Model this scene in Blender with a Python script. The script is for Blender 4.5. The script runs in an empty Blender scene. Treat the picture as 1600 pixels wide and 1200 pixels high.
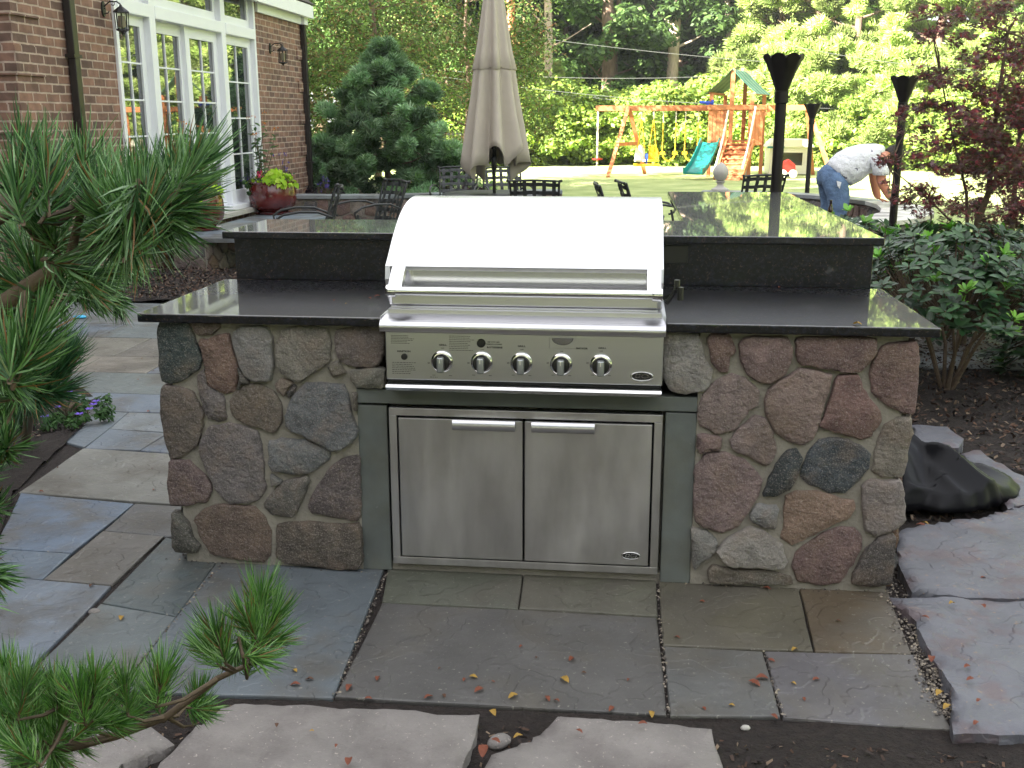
import bpy, bmesh, math, random
import numpy as np
from mathutils import Vector, Matrix
random.seed(7); rng = np.random.default_rng(11)
PI = math.pi
S = bpy.context.scene; COL = S.collection

# ------------------------------------------------------------------ camera
CAM = np.array([.3328, -3.421, 1.5621]); YAW, PITCH, ROLL, F = .1093, .247, -.0018, 1640.25
_cy, _sy = math.cos(YAW), math.sin(YAW); _cp, _sp = math.cos(PITCH), math.sin(PITCH)
FW = np.array([-_sy*_cp, _cy*_cp, -_sp]); _r = np.array([_cy, _sy, 0.]); _u = np.cross(_r, FW)
RT = _r*math.cos(ROLL)+_u*math.sin(ROLL); UP = _u*math.cos(ROLL)-_r*math.sin(ROLL)
cd = bpy.data.cameras.new('camera'); cam = bpy.data.objects.new('camera', cd); COL.objects.link(cam)
cam.matrix_world = Matrix(((RT[0], UP[0], -FW[0], CAM[0]), (RT[1], UP[1], -FW[1], CAM[1]), (RT[2], UP[2], -FW[2], CAM[2]), (0, 0, 0, 1)))
cd.sensor_width = 36; cd.lens = F/1600*36; cd.clip_start = .05; cd.clip_end = 1000
S.camera = cam
# surveying helpers: where the sight line of a photo pixel meets a known plane
def _ray(x, y): return FW+RT*(x-800)/F+UP*(600-y)/F
def az(x, y, z=0.): d = _ray(x, y); return CAM+d*((z-CAM[2])/d[2])
def ay(x, y, Y=0.): d = _ray(x, y); return CAM+d*((Y-CAM[1])/d[1])
def ax(x, y, X=0.): d = _ray(x, y); return CAM+d*((X-CAM[0])/d[0])
def ad(x, y, D): return CAM+_ray(x, y)*D

# ------------------------------------------------------------------ light
SUN_EL = math.radians(28); hx, hy = -.8, -.6
w = bpy.data.worlds.new('World'); S.world = w; w.use_nodes = True
nt = w.node_tree; bg = nt.nodes['Background']; sky = nt.nodes.new('ShaderNodeTexSky')
sky.sky_type = 'NISHITA'; sky.sun_disc = False; sky.sun_elevation = SUN_EL; sky.sun_rotation = math.atan2(hx, hy) % (2*PI)
sky.air_density = 1.0; sky.dust_density = 2.5; sky.ozone_density = 1.0
# thin bright cloud over the sky
_tc = nt.nodes.new('ShaderNodeTexCoord'); _cn = nt.nodes.new('ShaderNodeTexNoise'); _cn.inputs['Scale'].default_value = 2.2; _cn.inputs['Detail'].default_value = 6; nt.links.new(_tc.outputs['Generated'], _cn.inputs['Vector'])
_mr = nt.nodes.new('ShaderNodeMapRange'); _mr.inputs[1].default_value = .3; _mr.inputs[2].default_value = .6; _mr.inputs[3].default_value = .45; _mr.inputs[4].default_value = .95; nt.links.new(_cn.outputs['Fac'], _mr.inputs[0])
_mx = nt.nodes.new('ShaderNodeMix'); _mx.data_type = 'RGBA'; _mx.inputs[7].default_value = (5.0, 5.0, 5.05, 1); nt.links.new(_mr.outputs[0], _mx.inputs[0]); nt.links.new(sky.outputs[0], _mx.inputs[6])
nt.links.new(_mx.outputs[2], bg.inputs[0]); bg.inputs[1].default_value = .05
sl = bpy.data.lights.new('sun', 'SUN'); sl.energy = 5; sl.angle = math.radians(.5); sl.color = (1, .94, .84)
so = bpy.data.objects.new('sun', sl); COL.objects.link(so)
so.rotation_euler = Vector((hx*math.cos(SUN_EL), hy*math.cos(SUN_EL), math.sin(SUN_EL))).to_track_quat('Z', 'Y').to_euler()
so.location = (-30, -25, 30)
S.view_settings.view_transform = 'Standard'; S.view_settings.look = 'None'; S.view_settings.gamma = 1
S.view_settings.exposure = 3.25
S.render.engine = 'CYCLES'; S.cycles.max_bounces = 6; S.cycles.diffuse_bounces = 3; S.cycles.glossy_bounces = 4
S.cycles.transparent_max_bounces = 8; S.cycles.sample_clamp_indirect = 6; S.cycles.caustics_reflective = False; S.cycles.caustics_refractive = False

# ------------------------------------------------------------------ helpers
def lin(r, g, b, k=1.):
    f = lambda c: ((c/255+.055)/1.055)**2.4 if c > 10 else c/255/12.92
    return (f(r)*k, f(g)*k, f(b)*k, 1)
def jc(c, a=.12):
    k = 1+random.uniform(-a, a); return tuple(min(1, max(0, x*k*(1+random.uniform(-a, a)*.3))) for x in c[:3])+(1,)
def tag(o, label=None, cat=None, group=None, kind=None):
    if label: o['label'] = label
    if cat: o['category'] = cat
    if group: o['group'] = group
    if kind: o['kind'] = kind
    return o
LOC = {}
def empty(name, loc, label, cat, group=None, rz=0):
    o = bpy.data.objects.new(name, None); COL.objects.link(o); o.location = loc; o.rotation_euler = (0, 0, rz)
    o.empty_display_size = .1; LOC[o.name] = Vector(loc); return tag(o, label, cat, group)
def link(name, me, m, parent=None, smooth=False):
    o = bpy.data.objects.new(name, me); COL.objects.link(o)
    if m is not None and not me.materials: me.materials.append(m)
    if smooth: me.polygons.foreach_set('use_smooth', [True]*len(me.polygons))
    if parent is not None: o.parent = parent
    return o
def worldloc(p):
    v = Vector((0, 0, 0))
    while p is not None: v += p.location; p = p.parent
    return v
class MB:
    def __init__(s): s.v = []; s.f = []; s.c = []; s.col = (1, 1, 1, 1)
    def add(s, vs, fs, col=None):
        n = len(s.v); s.v += [tuple(map(float, p)) for p in vs]; s.f += [tuple(i+n for i in f) for f in fs]; s.c += [col or s.col]*len(fs); return s
    def box(s, a, b, col=None):
        x0, y0, z0 = a; x1, y1, z1 = b
        return s.add([(x0,y0,z0),(x1,y0,z0),(x1,y1,z0),(x0,y1,z0),(x0,y0,z1),(x1,y0,z1),(x1,y1,z1),(x0,y1,z1)],
                     [(0,3,2,1),(4,5,6,7),(0,1,5,4),(1,2,6,5),(2,3,7,6),(3,0,4,7)], col)
    def bar(s, p, q, w, h, up=(0,0,1), col=None):
        p = Vector(p); q = Vector(q); d = (q-p).normalized(); a = d.cross(Vector(up))
        if a.length < 1e-4: a = d.cross(Vector((1,0,0)))
        a.normalize(); b = a.cross(d).normalized(); a *= w/2; b *= h/2
        vs = [p-a-b, p+a-b, p+a+b, p-a+b, q-a-b, q+a-b, q+a+b, q-a+b]
        return s.add(vs, [(0,3,2,1),(4,5,6,7),(0,1,5,4),(1,2,6,5),(2,3,7,6),(3,0,4,7)], col)
    def tube(s, pts, r, n=8, col=None, cap=True):
        pts = [Vector(p) for p in pts]; rs = r if isinstance(r, (list, tuple)) else [r]*len(pts)
        d0 = (pts[1]-pts[0]).normalized(); a = d0.cross(Vector((0,0,1)))
        if a.length < .01: a = d0.cross(Vector((1,0,0)))
        a.normalize(); vs = []; fs = []
        for i, p in enumerate(pts):
            d = (pts[min(i+1, len(pts)-1)]-pts[max(i-1, 0)]).normalized()
            a = (a-d*a.dot(d)).normalized(); b = d.cross(a)
            for k in range(n):
                t = 2*PI*k/n; vs.append(p+(a*math.cos(t)+b*math.sin(t))*rs[i])
        for i in range(len(pts)-1):
            for k in range(n):
                k2 = (k+1) % n; fs.append((i*n+k, i*n+k2, (i+1)*n+k2, (i+1)*n+k))
        if cap: fs.append(tuple(range(n))[::-1]); fs.append(tuple(range((len(pts)-1)*n, len(pts)*n)))
        return s.add(vs, fs, col)
    def lathe(s, prof, c=(0,0,0), n=24, col=None, axis='z', lob=None):
        vs = []; fs = []; c = Vector(c)
        for i, (r, z) in enumerate(prof):
            for k in range(n):
                t = 2*PI*k/n; rr, zz = r, z
                if lob: rr, zz = lob(r, z, t)
                p = Vector((rr*math.cos(t), rr*math.sin(t), zz))
                if axis == 'y': p = Vector((p.x, -p.z, p.y))
                if axis == 'x': p = Vector((p.z, p.x, p.y))
                vs.append(c+p)
        for i in range(len(prof)-1):
            for k in range(n):
                k2 = (k+1) % n; fs.append((i*n+k, i*n+k2, (i+1)*n+k2, (i+1)*n+k))
        fs.append(tuple(range(n))[::-1]); fs.append(tuple(range((len(prof)-1)*n, len(prof)*n)))
        return s.add(vs, fs, col)
    def prism(s, poly, d, col=None):     # closed polygon (3-D points) extruded by vector d
        n = len(poly); P = [Vector(p) for p in poly]; d = Vector(d)
        return s.add(P+[p+d for p in P], [tuple(range(n))[::-1], tuple(range(n, 2*n))]+[(i, (i+1) % n, n+(i+1) % n, n+i) for i in range(n)], col)
    def build(s, name, m, parent=None, smooth=False, bevel=0, seg=2, fix=True, auto=None):
        me = bpy.data.meshes.new(name); off = worldloc(parent)
        me.from_pydata([(x-off.x, y-off.y, z-off.z) for x, y, z in s.v], [], s.f)
        if len(set(s.c)) > 1:
            ca = me.color_attributes.new('col', 'FLOAT_COLOR', 'CORNER'); arr = []
            for f, c in zip(s.f, s.c): arr += list(c)*len(f)
            ca.data.foreach_set('color', arr)
        if fix or bevel:
            bm = bmesh.new(); bm.from_mesh(me)
            bmesh.ops.recalc_face_normals(bm, faces=bm.faces)
            if bevel:
                es = [e for e in bm.edges if len(e.link_faces) == 2 and e.calc_face_angle(0) > .5]
                bmesh.ops.bevel(bm, geom=es, offset=bevel, segments=seg, affect='EDGES', profile=.6, clamp_overlap=True)
            bm.to_mesh(me); bm.free()
        if smooth or auto:
            me.polygons.foreach_set('use_smooth', [True]*len(me.polygons))
            if auto: me.set_sharp_from_angle(angle=math.radians(auto))
        return link(name, me, m, parent)
def kids(o): return [c for c in ALLKIDS.get(o.name, [])]
def copy_tree(o, parent=None, loc=None, rz=None, scale=None, label=None, group=None):
    c = o.copy(); COL.objects.link(c)
    if parent is not None: c.parent = parent
    if loc is not None: c.location = loc
    if rz is not None: c.rotation_euler = (0, 0, rz)
    if scale is not None: c.scale = scale if isinstance(scale, (tuple, list)) else (scale,)*3
    if label: c['label'] = label
    if group: c['group'] = group
    for ch in list(o.children): copy_tree(ch, c)
    return c
def scatter(name, tv, tf, P, N, T, Sc, cols, m, parent=None, smooth=False):
    """many copies of one small template (leaf, chip) merged in one mesh; N normal, T long axis"""
    tv = np.asarray(tv, float); k = len(tv); n = len(P)
    N = N/np.linalg.norm(N, axis=1, keepdims=True); T = T-(T*N).sum(1, keepdims=True)*N
    T = T/np.maximum(np.linalg.norm(T, axis=1, keepdims=True), 1e-6); B = np.cross(N, T)
    Sc = np.broadcast_to(np.asarray(Sc).reshape(-1, 1, 1), (n, 1, 1))
    V = P[:, None, :]+Sc*(tv[None, :, 0:1]*T[:, None]+tv[None, :, 1:2]*B[:, None]+tv[None, :, 2:3]*N[:, None])
    off = worldloc(parent); V = (V-np.array(off)).reshape(-1, 3)
    L = np.concatenate([np.array(f) for f in tf]); ls = np.array([len(f) for f in tf])
    loops = (L[None]+k*np.arange(n)[:, None]).ravel(); tot = np.tile(ls, n); st = np.concatenate([[0], np.cumsum(tot)[:-1]])
    return rawmesh(name, V, loops, st, tot, np.repeat(cols, len(L), axis=0), m, parent, smooth)
def rawmesh(name, V, loops, st, tot, lcol, m, parent, smooth=False):
    me = bpy.data.meshes.new(name)
    me.vertices.add(len(V)); me.vertices.foreach_set('co', V.ravel().astype(np.float32))
    me.loops.add(len(loops)); me.loops.foreach_set('vertex_index', loops.astype(np.int32))
    me.polygons.add(len(st)); me.polygons.foreach_set('loop_start', st.astype(np.int32)); me.polygons.foreach_set('loop_total', tot.astype(np.int32))
    me.update(calc_edges=True)
    if lcol is not None:
        ca = me.color_attributes.new('col', 'FLOAT_COLOR', 'CORNER')
        c4 = np.ones((len(loops), 4), np.float32); c4[:, :3] = lcol[:, :3]; ca.data.foreach_set('color', c4.ravel())
    return link(name, me, m, parent, smooth)
def rdir(n):
    v = rng.normal(size=(n, 3)); return v/np.linalg.norm(v, axis=1, keepdims=True)
def mixcols(n, cs, a=.2):
    cs = np.array([c[:3] for c in cs]); c = cs[rng.integers(0, len(cs), n)]; return c*(1+rng.uniform(-a, a, (n, 1)))

# ------------------------------------------------------------------ materials
M = {}
def mat(name, col=(.5,.5,.5,1), rough=.6, metal=0, attr=False, var=0, vscale=8, detail=6, col2=None, bump=0, bscale=60, bdist=.01, speck=0, spscale=200,
        spcol=(.6,.6,.6,1), spamt=1., transl=0, stretch=None, rvar=0, coat=0, spec=.5, cleft=0, blotch=None, bl_scale=1.5, bl_lo=.5, bl_hi=.65, bl_amt=.6, hue=0):
    m = bpy.data.materials.new(name); m.use_nodes = True; N = m.node_tree.nodes; L = m.node_tree.links; b = N['Principled BSDF']
    b.inputs['Roughness'].default_value = rough; b.inputs['Metallic'].default_value = metal; b.inputs['Coat Weight'].default_value = coat; b.inputs['Coat Roughness'].default_value = .02
    b.inputs['Specular IOR Level'].default_value = spec
    tc = N.new('ShaderNodeTexCoord'); vec = tc.outputs['Object']
    if stretch:
        mp = N.new('ShaderNodeMapping'); mp.inputs['Scale'].default_value = stretch; L.new(vec, mp.inputs['Vector']); svec = mp.outputs[0]
    else: svec = vec
    def noise(sc, det=6, v=None, ro=.55):
        n = N.new('ShaderNodeTexNoise'); n.inputs['Scale'].default_value = sc; n.inputs['Detail'].default_value = det; n.inputs['Roughness'].default_value = ro
        L.new(v or svec, n.inputs['Vector']); return n.outputs['Fac']
    def ramp(f, lo, hi):
        n = N.new('ShaderNodeMapRange'); n.inputs[1].default_value = lo; n.inputs[2].default_value = hi; L.new(f, n.inputs[0]); return n.outputs[0]
    def mix(t, A, B, fac):
        n = N.new('ShaderNodeMix'); n.data_type = 'RGBA'; n.blend_type = t
        if isinstance(fac, float): n.inputs[0].default_value = fac
        else: L.new(fac, n.inputs[0])
        for i, q in ((6, A), (7, B)):
            if isinstance(q, tuple): n.inputs[i].default_value = q
            else: L.new(q, n.inputs[i])
        return n.outputs[2]
    if attr:
        a = N.new('ShaderNodeAttribute'); a.attribute_name = 'col'; c = a.outputs['Color']
    else:
        c = N.new('ShaderNodeRGB'); c.outputs[0].default_value = col; c = c.outputs[0]
    if col2: c = mix('MIX', c, col2, ramp(noise(vscale, detail), .35, .65))
    if blotch:
        f = ramp(noise(bl_scale, 5, vec, .6), bl_lo, bl_hi); k = N.new('ShaderNodeMath'); k.operation = 'MULTIPLY'; k.inputs[1].default_value = bl_amt; L.new(f, k.inputs[0]); c = mix('MIX', c, blotch, k.outputs[0])
    if var:
        k = N.new('ShaderNodeMapRange'); k.inputs[1].default_value = .25; k.inputs[2].default_value = .75; k.inputs[3].default_value = 1-var; k.inputs[4].default_value = 1+var
        L.new(noise(vscale, detail), k.inputs[0]); cc = N.new('ShaderNodeCombineColor'); [L.new(k.outputs[0], cc.inputs[i]) for i in range(3)]
        c = mix('MULTIPLY', c, cc.outputs[0], 1.)
    if speck:
        k = N.new('ShaderNodeMath'); k.operation = 'MULTIPLY'; k.inputs[1].default_value = spamt; L.new(ramp(noise(spscale, 3, vec, .7), 1-speck, 1-speck+.08), k.inputs[0]); c = mix('MIX', c, spcol, k.outputs[0])
    if hue:
        oi = N.new('ShaderNodeObjectInfo'); k = N.new('ShaderNodeMapRange'); k.inputs[3].default_value = 1-hue; k.inputs[4].default_value = 1+hue; L.new(oi.outputs['Random'], k.inputs[0])
        cc = N.new('ShaderNodeCombineColor'); [L.new(k.outputs[0], cc.inputs[i]) for i in range(3)]; c = mix('MULTIPLY', c, cc.outputs[0], 1.)
    L.new(c, b.inputs['Base Color'])
    if rvar:
        k = N.new('ShaderNodeMapRange'); k.inputs[1].default_value = .3; k.inputs[2].default_value = .7; k.inputs[3].default_value = rough-rvar; k.inputs[4].default_value = rough+rvar
        L.new(noise(vscale*1.3, 8), k.inputs[0]); L.new(k.outputs[0], b.inputs['Roughness'])
    prev = None
    if cleft:      # thin split layers: stepped contours of a soft noise
        nn_ = noise(cleft, 4, vec, .5); ad0 = N.new('ShaderNodeMath'); ad0.operation = 'ADD'; L.new(ramp(nn_, .435, .447), ad0.inputs[0]); ad1 = N.new('ShaderNodeMath'); ad1.operation = 'ADD'; L.new(ramp(nn_, .51, .519), ad1.inputs[0]); L.new(ramp(nn_, .575, .587), ad1.inputs[1]); L.new(ad1.outputs[0], ad0.inputs[1])
        cb = N.new('ShaderNodeBump'); cb.inputs['Strength'].default_value = .9; cb.inputs['Distance'].default_value = .0024; L.new(ad0.outputs[0], cb.inputs['Height']); prev = cb; L.new(cb.outputs[0], b.inputs['Normal'])
    if bump:
        bn = N.new('ShaderNodeBump'); bn.inputs['Strength'].default_value = bump; bn.inputs['Distance'].default_value = bdist
        L.new(noise(bscale, 8, svec, .62), bn.inputs['Height']); prev and L.new(prev.outputs[0], bn.inputs['Normal']); L.new(bn.outputs[0], b.inputs['Normal'])
    if transl:
        t = N.new('ShaderNodeBsdfTranslucent'); L.new(c, t.inputs['Color']); ms = N.new('ShaderNodeMixShader'); ms.inputs[0].default_value = transl
        L.new(b.outputs[0], ms.inputs[1]); L.new(t.outputs[0], ms.inputs[2]); L.new(ms.outputs[0], N['Material Output'].inputs[0])
    M[name] = m; return m
mat('stone', attr=True, rough=.85, var=.45, vscale=16, detail=14, blotch=lin(104,88,74), bl_scale=8, bl_lo=.47, bl_hi=.62, bl_amt=.5, speck=.46, spscale=210, spamt=.32, spcol=lin(190,180,172), bump=1., bscale=55, bdist=.02)
mat('mortar', lin(142,137,126), rough=.95, var=.16, vscale=10, bump=.8, bscale=70, bdist=.008)
mat('bluestone', attr=True, rough=.5, cleft=2.6, var=.28, vscale=3.6, detail=12, bump=.6, bscale=11, bdist=.01, rvar=.12, blotch=lin(86,82,74), bl_scale=2.3, bl_lo=.47, bl_hi=.60, bl_amt=.7, speck=.37, spscale=60, spcol=lin(140,136,128))
mat('bluestone_plain', lin(96,98,98), rough=.7, var=.25, vscale=2)
mat('trimstone', lin(96,101,98), rough=.62, var=.3, vscale=5, detail=10, bump=.3, bscale=20, bdist=.006, blotch=lin(94,90,70), bl_scale=4, bl_lo=.45, bl_hi=.7, bl_amt=.5, speck=.29, spscale=70, spcol=lin(140,142,136))
mat('slabrock', lin(126,121,117), rough=.85, var=.24, vscale=5, detail=12, bump=.9, bscale=12, bdist=.025, blotch=lin(92,84,82), bl_scale=4.5, bl_lo=.48, bl_hi=.66, bl_amt=.55, speck=.36, spscale=70, spcol=lin(178,168,160))
mat('slabpurple', lin(94,95,102), cleft=3.2, rough=.5, var=.2, vscale=4, detail=12, bump=.5, bscale=16, bdist=.015, blotch=lin(96,74,72), bl_scale=7, bl_lo=.5, bl_hi=.62, bl_amt=.5, speck=.38, spscale=40, spcol=lin(128,112,98))
mat('granite', lin(6,7,11), rough=.4, coat=.85, speck=.40, spscale=110, spcol=lin(84,66,58), var=.5, vscale=60, spec=.3, blotch=lin(30,32,44), bl_scale=75, bl_lo=.5, bl_hi=.6, bl_amt=.8)
mat('granite_rough', lin(22,22,22), rough=.5, speck=.42, spscale=120, spcol=lin(92,84,78), var=.5, vscale=60, bump=.3, bscale=150, bdist=.003)
mat('steel', (.58,.575,.60,1), rough=.30, metal=1, stretch=(.6,12,12), var=.03, vscale=3)
mat('steel_door', (.52,.51,.51,1), rough=.40, metal=1, stretch=(3.5,1,.9), var=.24, vscale=2.4, detail=9, rvar=.08, bump=.02, bscale=9, bdist=.004, blotch=(.37,.355,.32,1), bl_scale=3.2, bl_lo=.48, bl_hi=.72, bl_amt=.55)
mat('steel_hood', (.74,.74,.75,1), rough=.3, metal=1, var=.04, vscale=4, rvar=.04)
mat('steel_bright', (.68,.68,.67,1), rough=.16, metal=1)
mat('black_plastic', (.012,.012,.012,1), rough=.35)
mat('gap_shade', (.008,.008,.008,1), rough=.8)  # near black in place of the shade inside gaps and slots
mat('knob_grey', (.36,.38,.38,1), rough=.32, metal=.7)
mat('print', (.03,.03,.035,1), rough=.6)
mat('vinyl', (.006,.006,.008,1), rough=.33, bump=.12, bscale=22, bdist=.006, spec=.16)
mat('mulch', lin(44,36,32), rough=.95, var=.5, vscale=40, detail=10, bump=1, bscale=70, bdist=.03)
mat('chips', attr=True, rough=.9)
mat('grit', attr=True, rough=.9)
mat('lawn', lin(164,182,112), rough=.9, var=.25, vscale=1.2, detail=12, bump=.8, bscale=90, bdist=.03, col2=lin(182,190,130))
mat('white_trim', lin(226,228,232), rough=.45, var=.03, vscale=3)
mat('downspout', lin(46,42,40), rough=.4, metal=.3)
mat('iron', (.012,.012,.012,1), rough=.45, metal=.3)
mat('chair_metal', lin(58,60,60), rough=.42, metal=.55, var=.2, vscale=12)
mat('torch', lin(34,30,30), rough=.5, metal=.5, var=.15, vscale=20)
mat('glaze', lin(94,28,26), rough=.16, coat=.6, var=.25, vscale=9, blotch=lin(60,14,18), bl_scale=6, bl_amt=.7)
mat('fabric', lin(176,167,154), rough=.9, var=.06, vscale=6, bump=.15, bscale=240, bdist=.002)
mat('cedar', lin(186,116,72), rough=.65, var=.2, vscale=8, stretch=(1,1,.15))
mat('slide_green', lin(16,126,118), rough=.3, spec=.5)
mat('canopy_green', attr=True, rough=.7, transl=.3)
mat('yellow', lin(232,190,30), rough=.5)
mat('toy_white', lin(232,228,210), rough=.5)
mat('rope', lin(210,205,190), rough=.9)
mat('blue_toy', lin(40,70,190), rough=.5)
mat('red_toy', lin(190,40,30), rough=.5)
mat('concrete', lin(176,172,164), rough=.85, var=.12, vscale=5, bump=.3, bscale=30)
mat('bark', lin(118,98,82), rough=.95, var=.35, vscale=14, stretch=(1,1,.25), bump=1, bscale=18, bdist=.04, hue=.15)
mat('bark_pale', lin(188,168,148), rough=.95, var=.25, vscale=10, stretch=(1,1,.25), bump=1, bscale=14, bdist=.04)
mat('twig', lin(96,82,66), rough=.9, var=.3, vscale=60, bump=.6, bscale=160, bdist=.003)
mat('foliage', attr=True, rough=.55, transl=.42, hue=.16, spec=.3)
mat('foliage_gloss', attr=True, rough=.36, transl=.12, spec=.45)
mat('needles', attr=True, rough=.45, transl=.12, spec=.4)
mat('burgundy', attr=True, rough=.5, transl=.3, spec=.35)
mat('skin', lin(186,122,92), rough=.5); mat('tshirt', lin(226,228,232), rough=.9, var=.03, blotch=lin(54,56,84), bl_scale=6.5, bl_lo=.635, bl_hi=.65, bl_amt=.9, bump=1, bscale=7, bdist=.08); mat('denim', lin(90,114,146), rough=.9, var=.3, vscale=8, bump=1, bscale=9, bdist=.06)
mat('hair', lin(34,26,22), rough=.7); mat('shirt_print', lin(52,54,84), rough=.9); mat('shoe', lin(60,56,54), rough=.7)
mat('bottle_glass', lin(40,16,6), rough=.08, coat=.5); mat('paper', lin(205,190,160), rough=.8)
mat('pane', (.02,.025,.025,1), rough=.015, spec=1.0, coat=1.0)
mat('curtain', lin(196,204,216), rough=.9)
mat('amber', lin(120,112,96), rough=.15)
mat('blue_plastic', lin(70,180,225), rough=.4)
mat('wire', lin(96,98,96), rough=.6)
def brick_mat():
    m = bpy.data.materials.new('brick'); m.use_nodes = True; N = m.node_tree.nodes; L = m.node_tree.links; b = N['Principled BSDF']
    tc = N.new('ShaderNodeTexCoord'); sp = N.new('ShaderNodeSeparateXYZ'); L.new(tc.outputs['Object'], sp.inputs[0])
    a = N.new('ShaderNodeMath'); a.operation = 'ADD'; L.new(sp.outputs[0], a.inputs[0]); L.new(sp.outputs[1], a.inputs[1])
    cb = N.new('ShaderNodeCombineXYZ'); L.new(a.outputs[0], cb.inputs[0]); L.new(sp.outputs[2], cb.inputs[1])
    wn = N.new('ShaderNodeTexNoise'); wn.inputs['Scale'].default_value = 14; wn.inputs['Detail'].default_value = 3; L.new(cb.outputs[0], wn.inputs['Vector'])
    vs = N.new('ShaderNodeVectorMath'); vs.operation = 'MULTIPLY_ADD'; vs.inputs[1].default_value = (.012, .012, 0); L.new(wn.outputs['Color'], vs.inputs[0]); L.new(cb.outputs[0], vs.inputs[2])
    br = N.new('ShaderNodeTexBrick'); L.new(vs.outputs[0], br.inputs['Vector'])
    for k, v in (('Scale', 1), ('Mortar Size', .009), ('Mortar Smooth', .25), ('Bias', -.1), ('Brick Width', .215), ('Row Height', .078)): br.inputs[k].default_value = v
    br.inputs['Color1'].default_value = lin(136,102,86); br.inputs['Color2'].default_value = lin(90,70,62); br.inputs['Mortar'].default_value = lin(168,148,134)
    ns = N.new('ShaderNodeTexNoise'); ns.inputs['Scale'].default_value = 9; ns.inputs['Detail'].default_value = 10; L.new(cb.outputs[0], ns.inputs['Vector'])
    mr = N.new('ShaderNodeMapRange'); mr.inputs[1].default_value = .3; mr.inputs[2].default_value = .7; mr.inputs[3].default_value = .72; mr.inputs[4].default_value = 1.25; L.new(ns.outputs['Fac'], mr.inputs[0])
    cc = N.new('ShaderNodeCombineColor'); [L.new(mr.outputs[0], cc.inputs[i]) for i in range(3)]
    mx = N.new('ShaderNodeMix'); mx.data_type = 'RGBA'; mx.blend_type = 'MULTIPLY'; mx.inputs[0].default_value = 1; L.new(br.outputs['Color'], mx.inputs[6]); L.new(cc.outputs[0], mx.inputs[7])
    L.new(mx.outputs[2], b.inputs['Base Color']); b.inputs['Roughness'].default_value = .9
    ad_ = N.new('ShaderNodeMath'); ad_.operation = 'MULTIPLY_ADD'; ad_.inputs[1].default_value = -1.6; L.new(br.outputs['Fac'], ad_.inputs[0]); L.new(ns.outputs['Fac'], ad_.inputs[2])
    bn = N.new('ShaderNodeBump'); bn.inputs['Strength'].default_value = .8; bn.inputs['Distance'].default_value = .012; L.new(ad_.outputs[0], bn.inputs['Height']); L.new(bn.outputs[0], b.inputs['Normal'])
    M['brick'] = m
brick_mat()

# ------------------------------------------------------------------ stone helpers
def clip(poly, a, b, c):     # keep a*x+b*y<=c
    out = []
    for i in range(len(poly)):
        p, q = poly[i], poly[(i+1) % len(poly)]; dp = a*p[0]+b*p[1]-c; dq = a*q[0]+b*q[1]-c
        if dp <= 0: out.append(p)
        if dp*dq < 0: t = dp/(dp-dq); out.append((p[0]+t*(q[0]-p[0]), p[1]+t*(q[1]-p[1])))
    return out
def inset(poly, d):
    n = len(poly); A = sum(poly[i][0]*poly[(i+1) % n][1]-poly[(i+1) % n][0]*poly[i][1] for i in range(n))
    if A < 0: poly = poly[::-1]
    out = [(min(p[0] for p in poly)-1, min(p[1] for p in poly)-1), (max(p[0] for p in poly)+1, min(p[1] for p in poly)-1), (max(p[0] for p in poly)+1, max(p[1] for p in poly)+1), (min(p[0] for p in poly)-1, max(p[1] for p in poly)+1)]
    for i in range(n):
        x0, y0 = poly[i]; x1, y1 = poly[(i+1) % n]; L = math.hypot(x1-x0, y1-y0)
        if L < 1e-6: continue
        a, b = (y1-y0)/L, -(x1-x0)/L; out = clip(out, a, b, a*x0+b*y0-d)
        if len(out) < 3: return []
    return out
def roughen(poly, amp, step, r=random):
    out = []
    for i in range(len(poly)):
        p, q = poly[i], poly[(i+1) % len(poly)]; L = math.hypot(q[0]-p[0], q[1]-p[1]); k = max(1, int(L/step))
        for j in range(k):
            t = j/k; out.append((p[0]+t*(q[0]-p[0])+r.uniform(-amp, amp), p[1]+t*(q[1]-p[1])+r.uniform(-amp, amp)))
    return out
def chaikin(poly, it=1):
    for _ in range(it):
        o = []
        for i in range(len(poly)):
            p, q = poly[i], poly[(i+1) % len(poly)]
            o += [(p[0]*.88+q[0]*.12, p[1]*.88+q[1]*.12), (p[0]*.12+q[0]*.88, p[1]*.12+q[1]*.88)]
        poly = o
    return poly
def stone(mb, poly, fr, th, col, back=.01, dome=.0035):
    """field stone: irregular outline, worn edge, slightly domed and tilted face. fr(a,b,h)->world point"""
    n = len(poly); cx = sum(p[0] for p in poly)/n; cy = sum(p[1] for p in poly)/n
    R = max(.02, min(math.hypot(p[0]-cx, p[1]-cy) for p in poly)); ta, tb = random.uniform(-.07, .07), random.uniform(-.07, .07)
    rings = [(0, -back), (0, th*.6), (.0015, th*.85), (.005, th*.97), (.014, th+.001), (min(.05, R*.55), th+dome)]
    vs = []; fs = []
    for ri, (ins, h) in enumerate(rings):
        for (x, y) in poly:
            d = math.hypot(x-cx, y-cy); k = max(.05, 1-ins/max(d, .01)*1.1)
            X = cx+(x-cx)*k; Y = cy+(y-cy)*k; hh = h
            if ri > 1: hh += (X-cx)*ta+(Y-cy)*tb+random.uniform(-.0018, .0018)
            vs.append(fr(X, Y, hh))
    for ri in range(len(rings)-1):
        for k in range(n):
            k2 = (k+1) % n; fs.append((ri*n+k, ri*n+k2, (ri+1)*n+k2, (ri+1)*n+k))
    vs.append(fr(cx, cy, th+dome*1.6)); c = len(vs)-1; r0 = (len(rings)-1)*n
    fs += [(r0+k, r0+(k+1) % n, c) for k in range(n)]
    mb.add(vs, fs, col)
STONECOLS = [lin(112,100,94), lin(120,96,88), lin(98,96,94), lin(116,108,96), lin(104,82,76), lin(84,86,86), lin(124,112,104), lin(110,88,70)]
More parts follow.
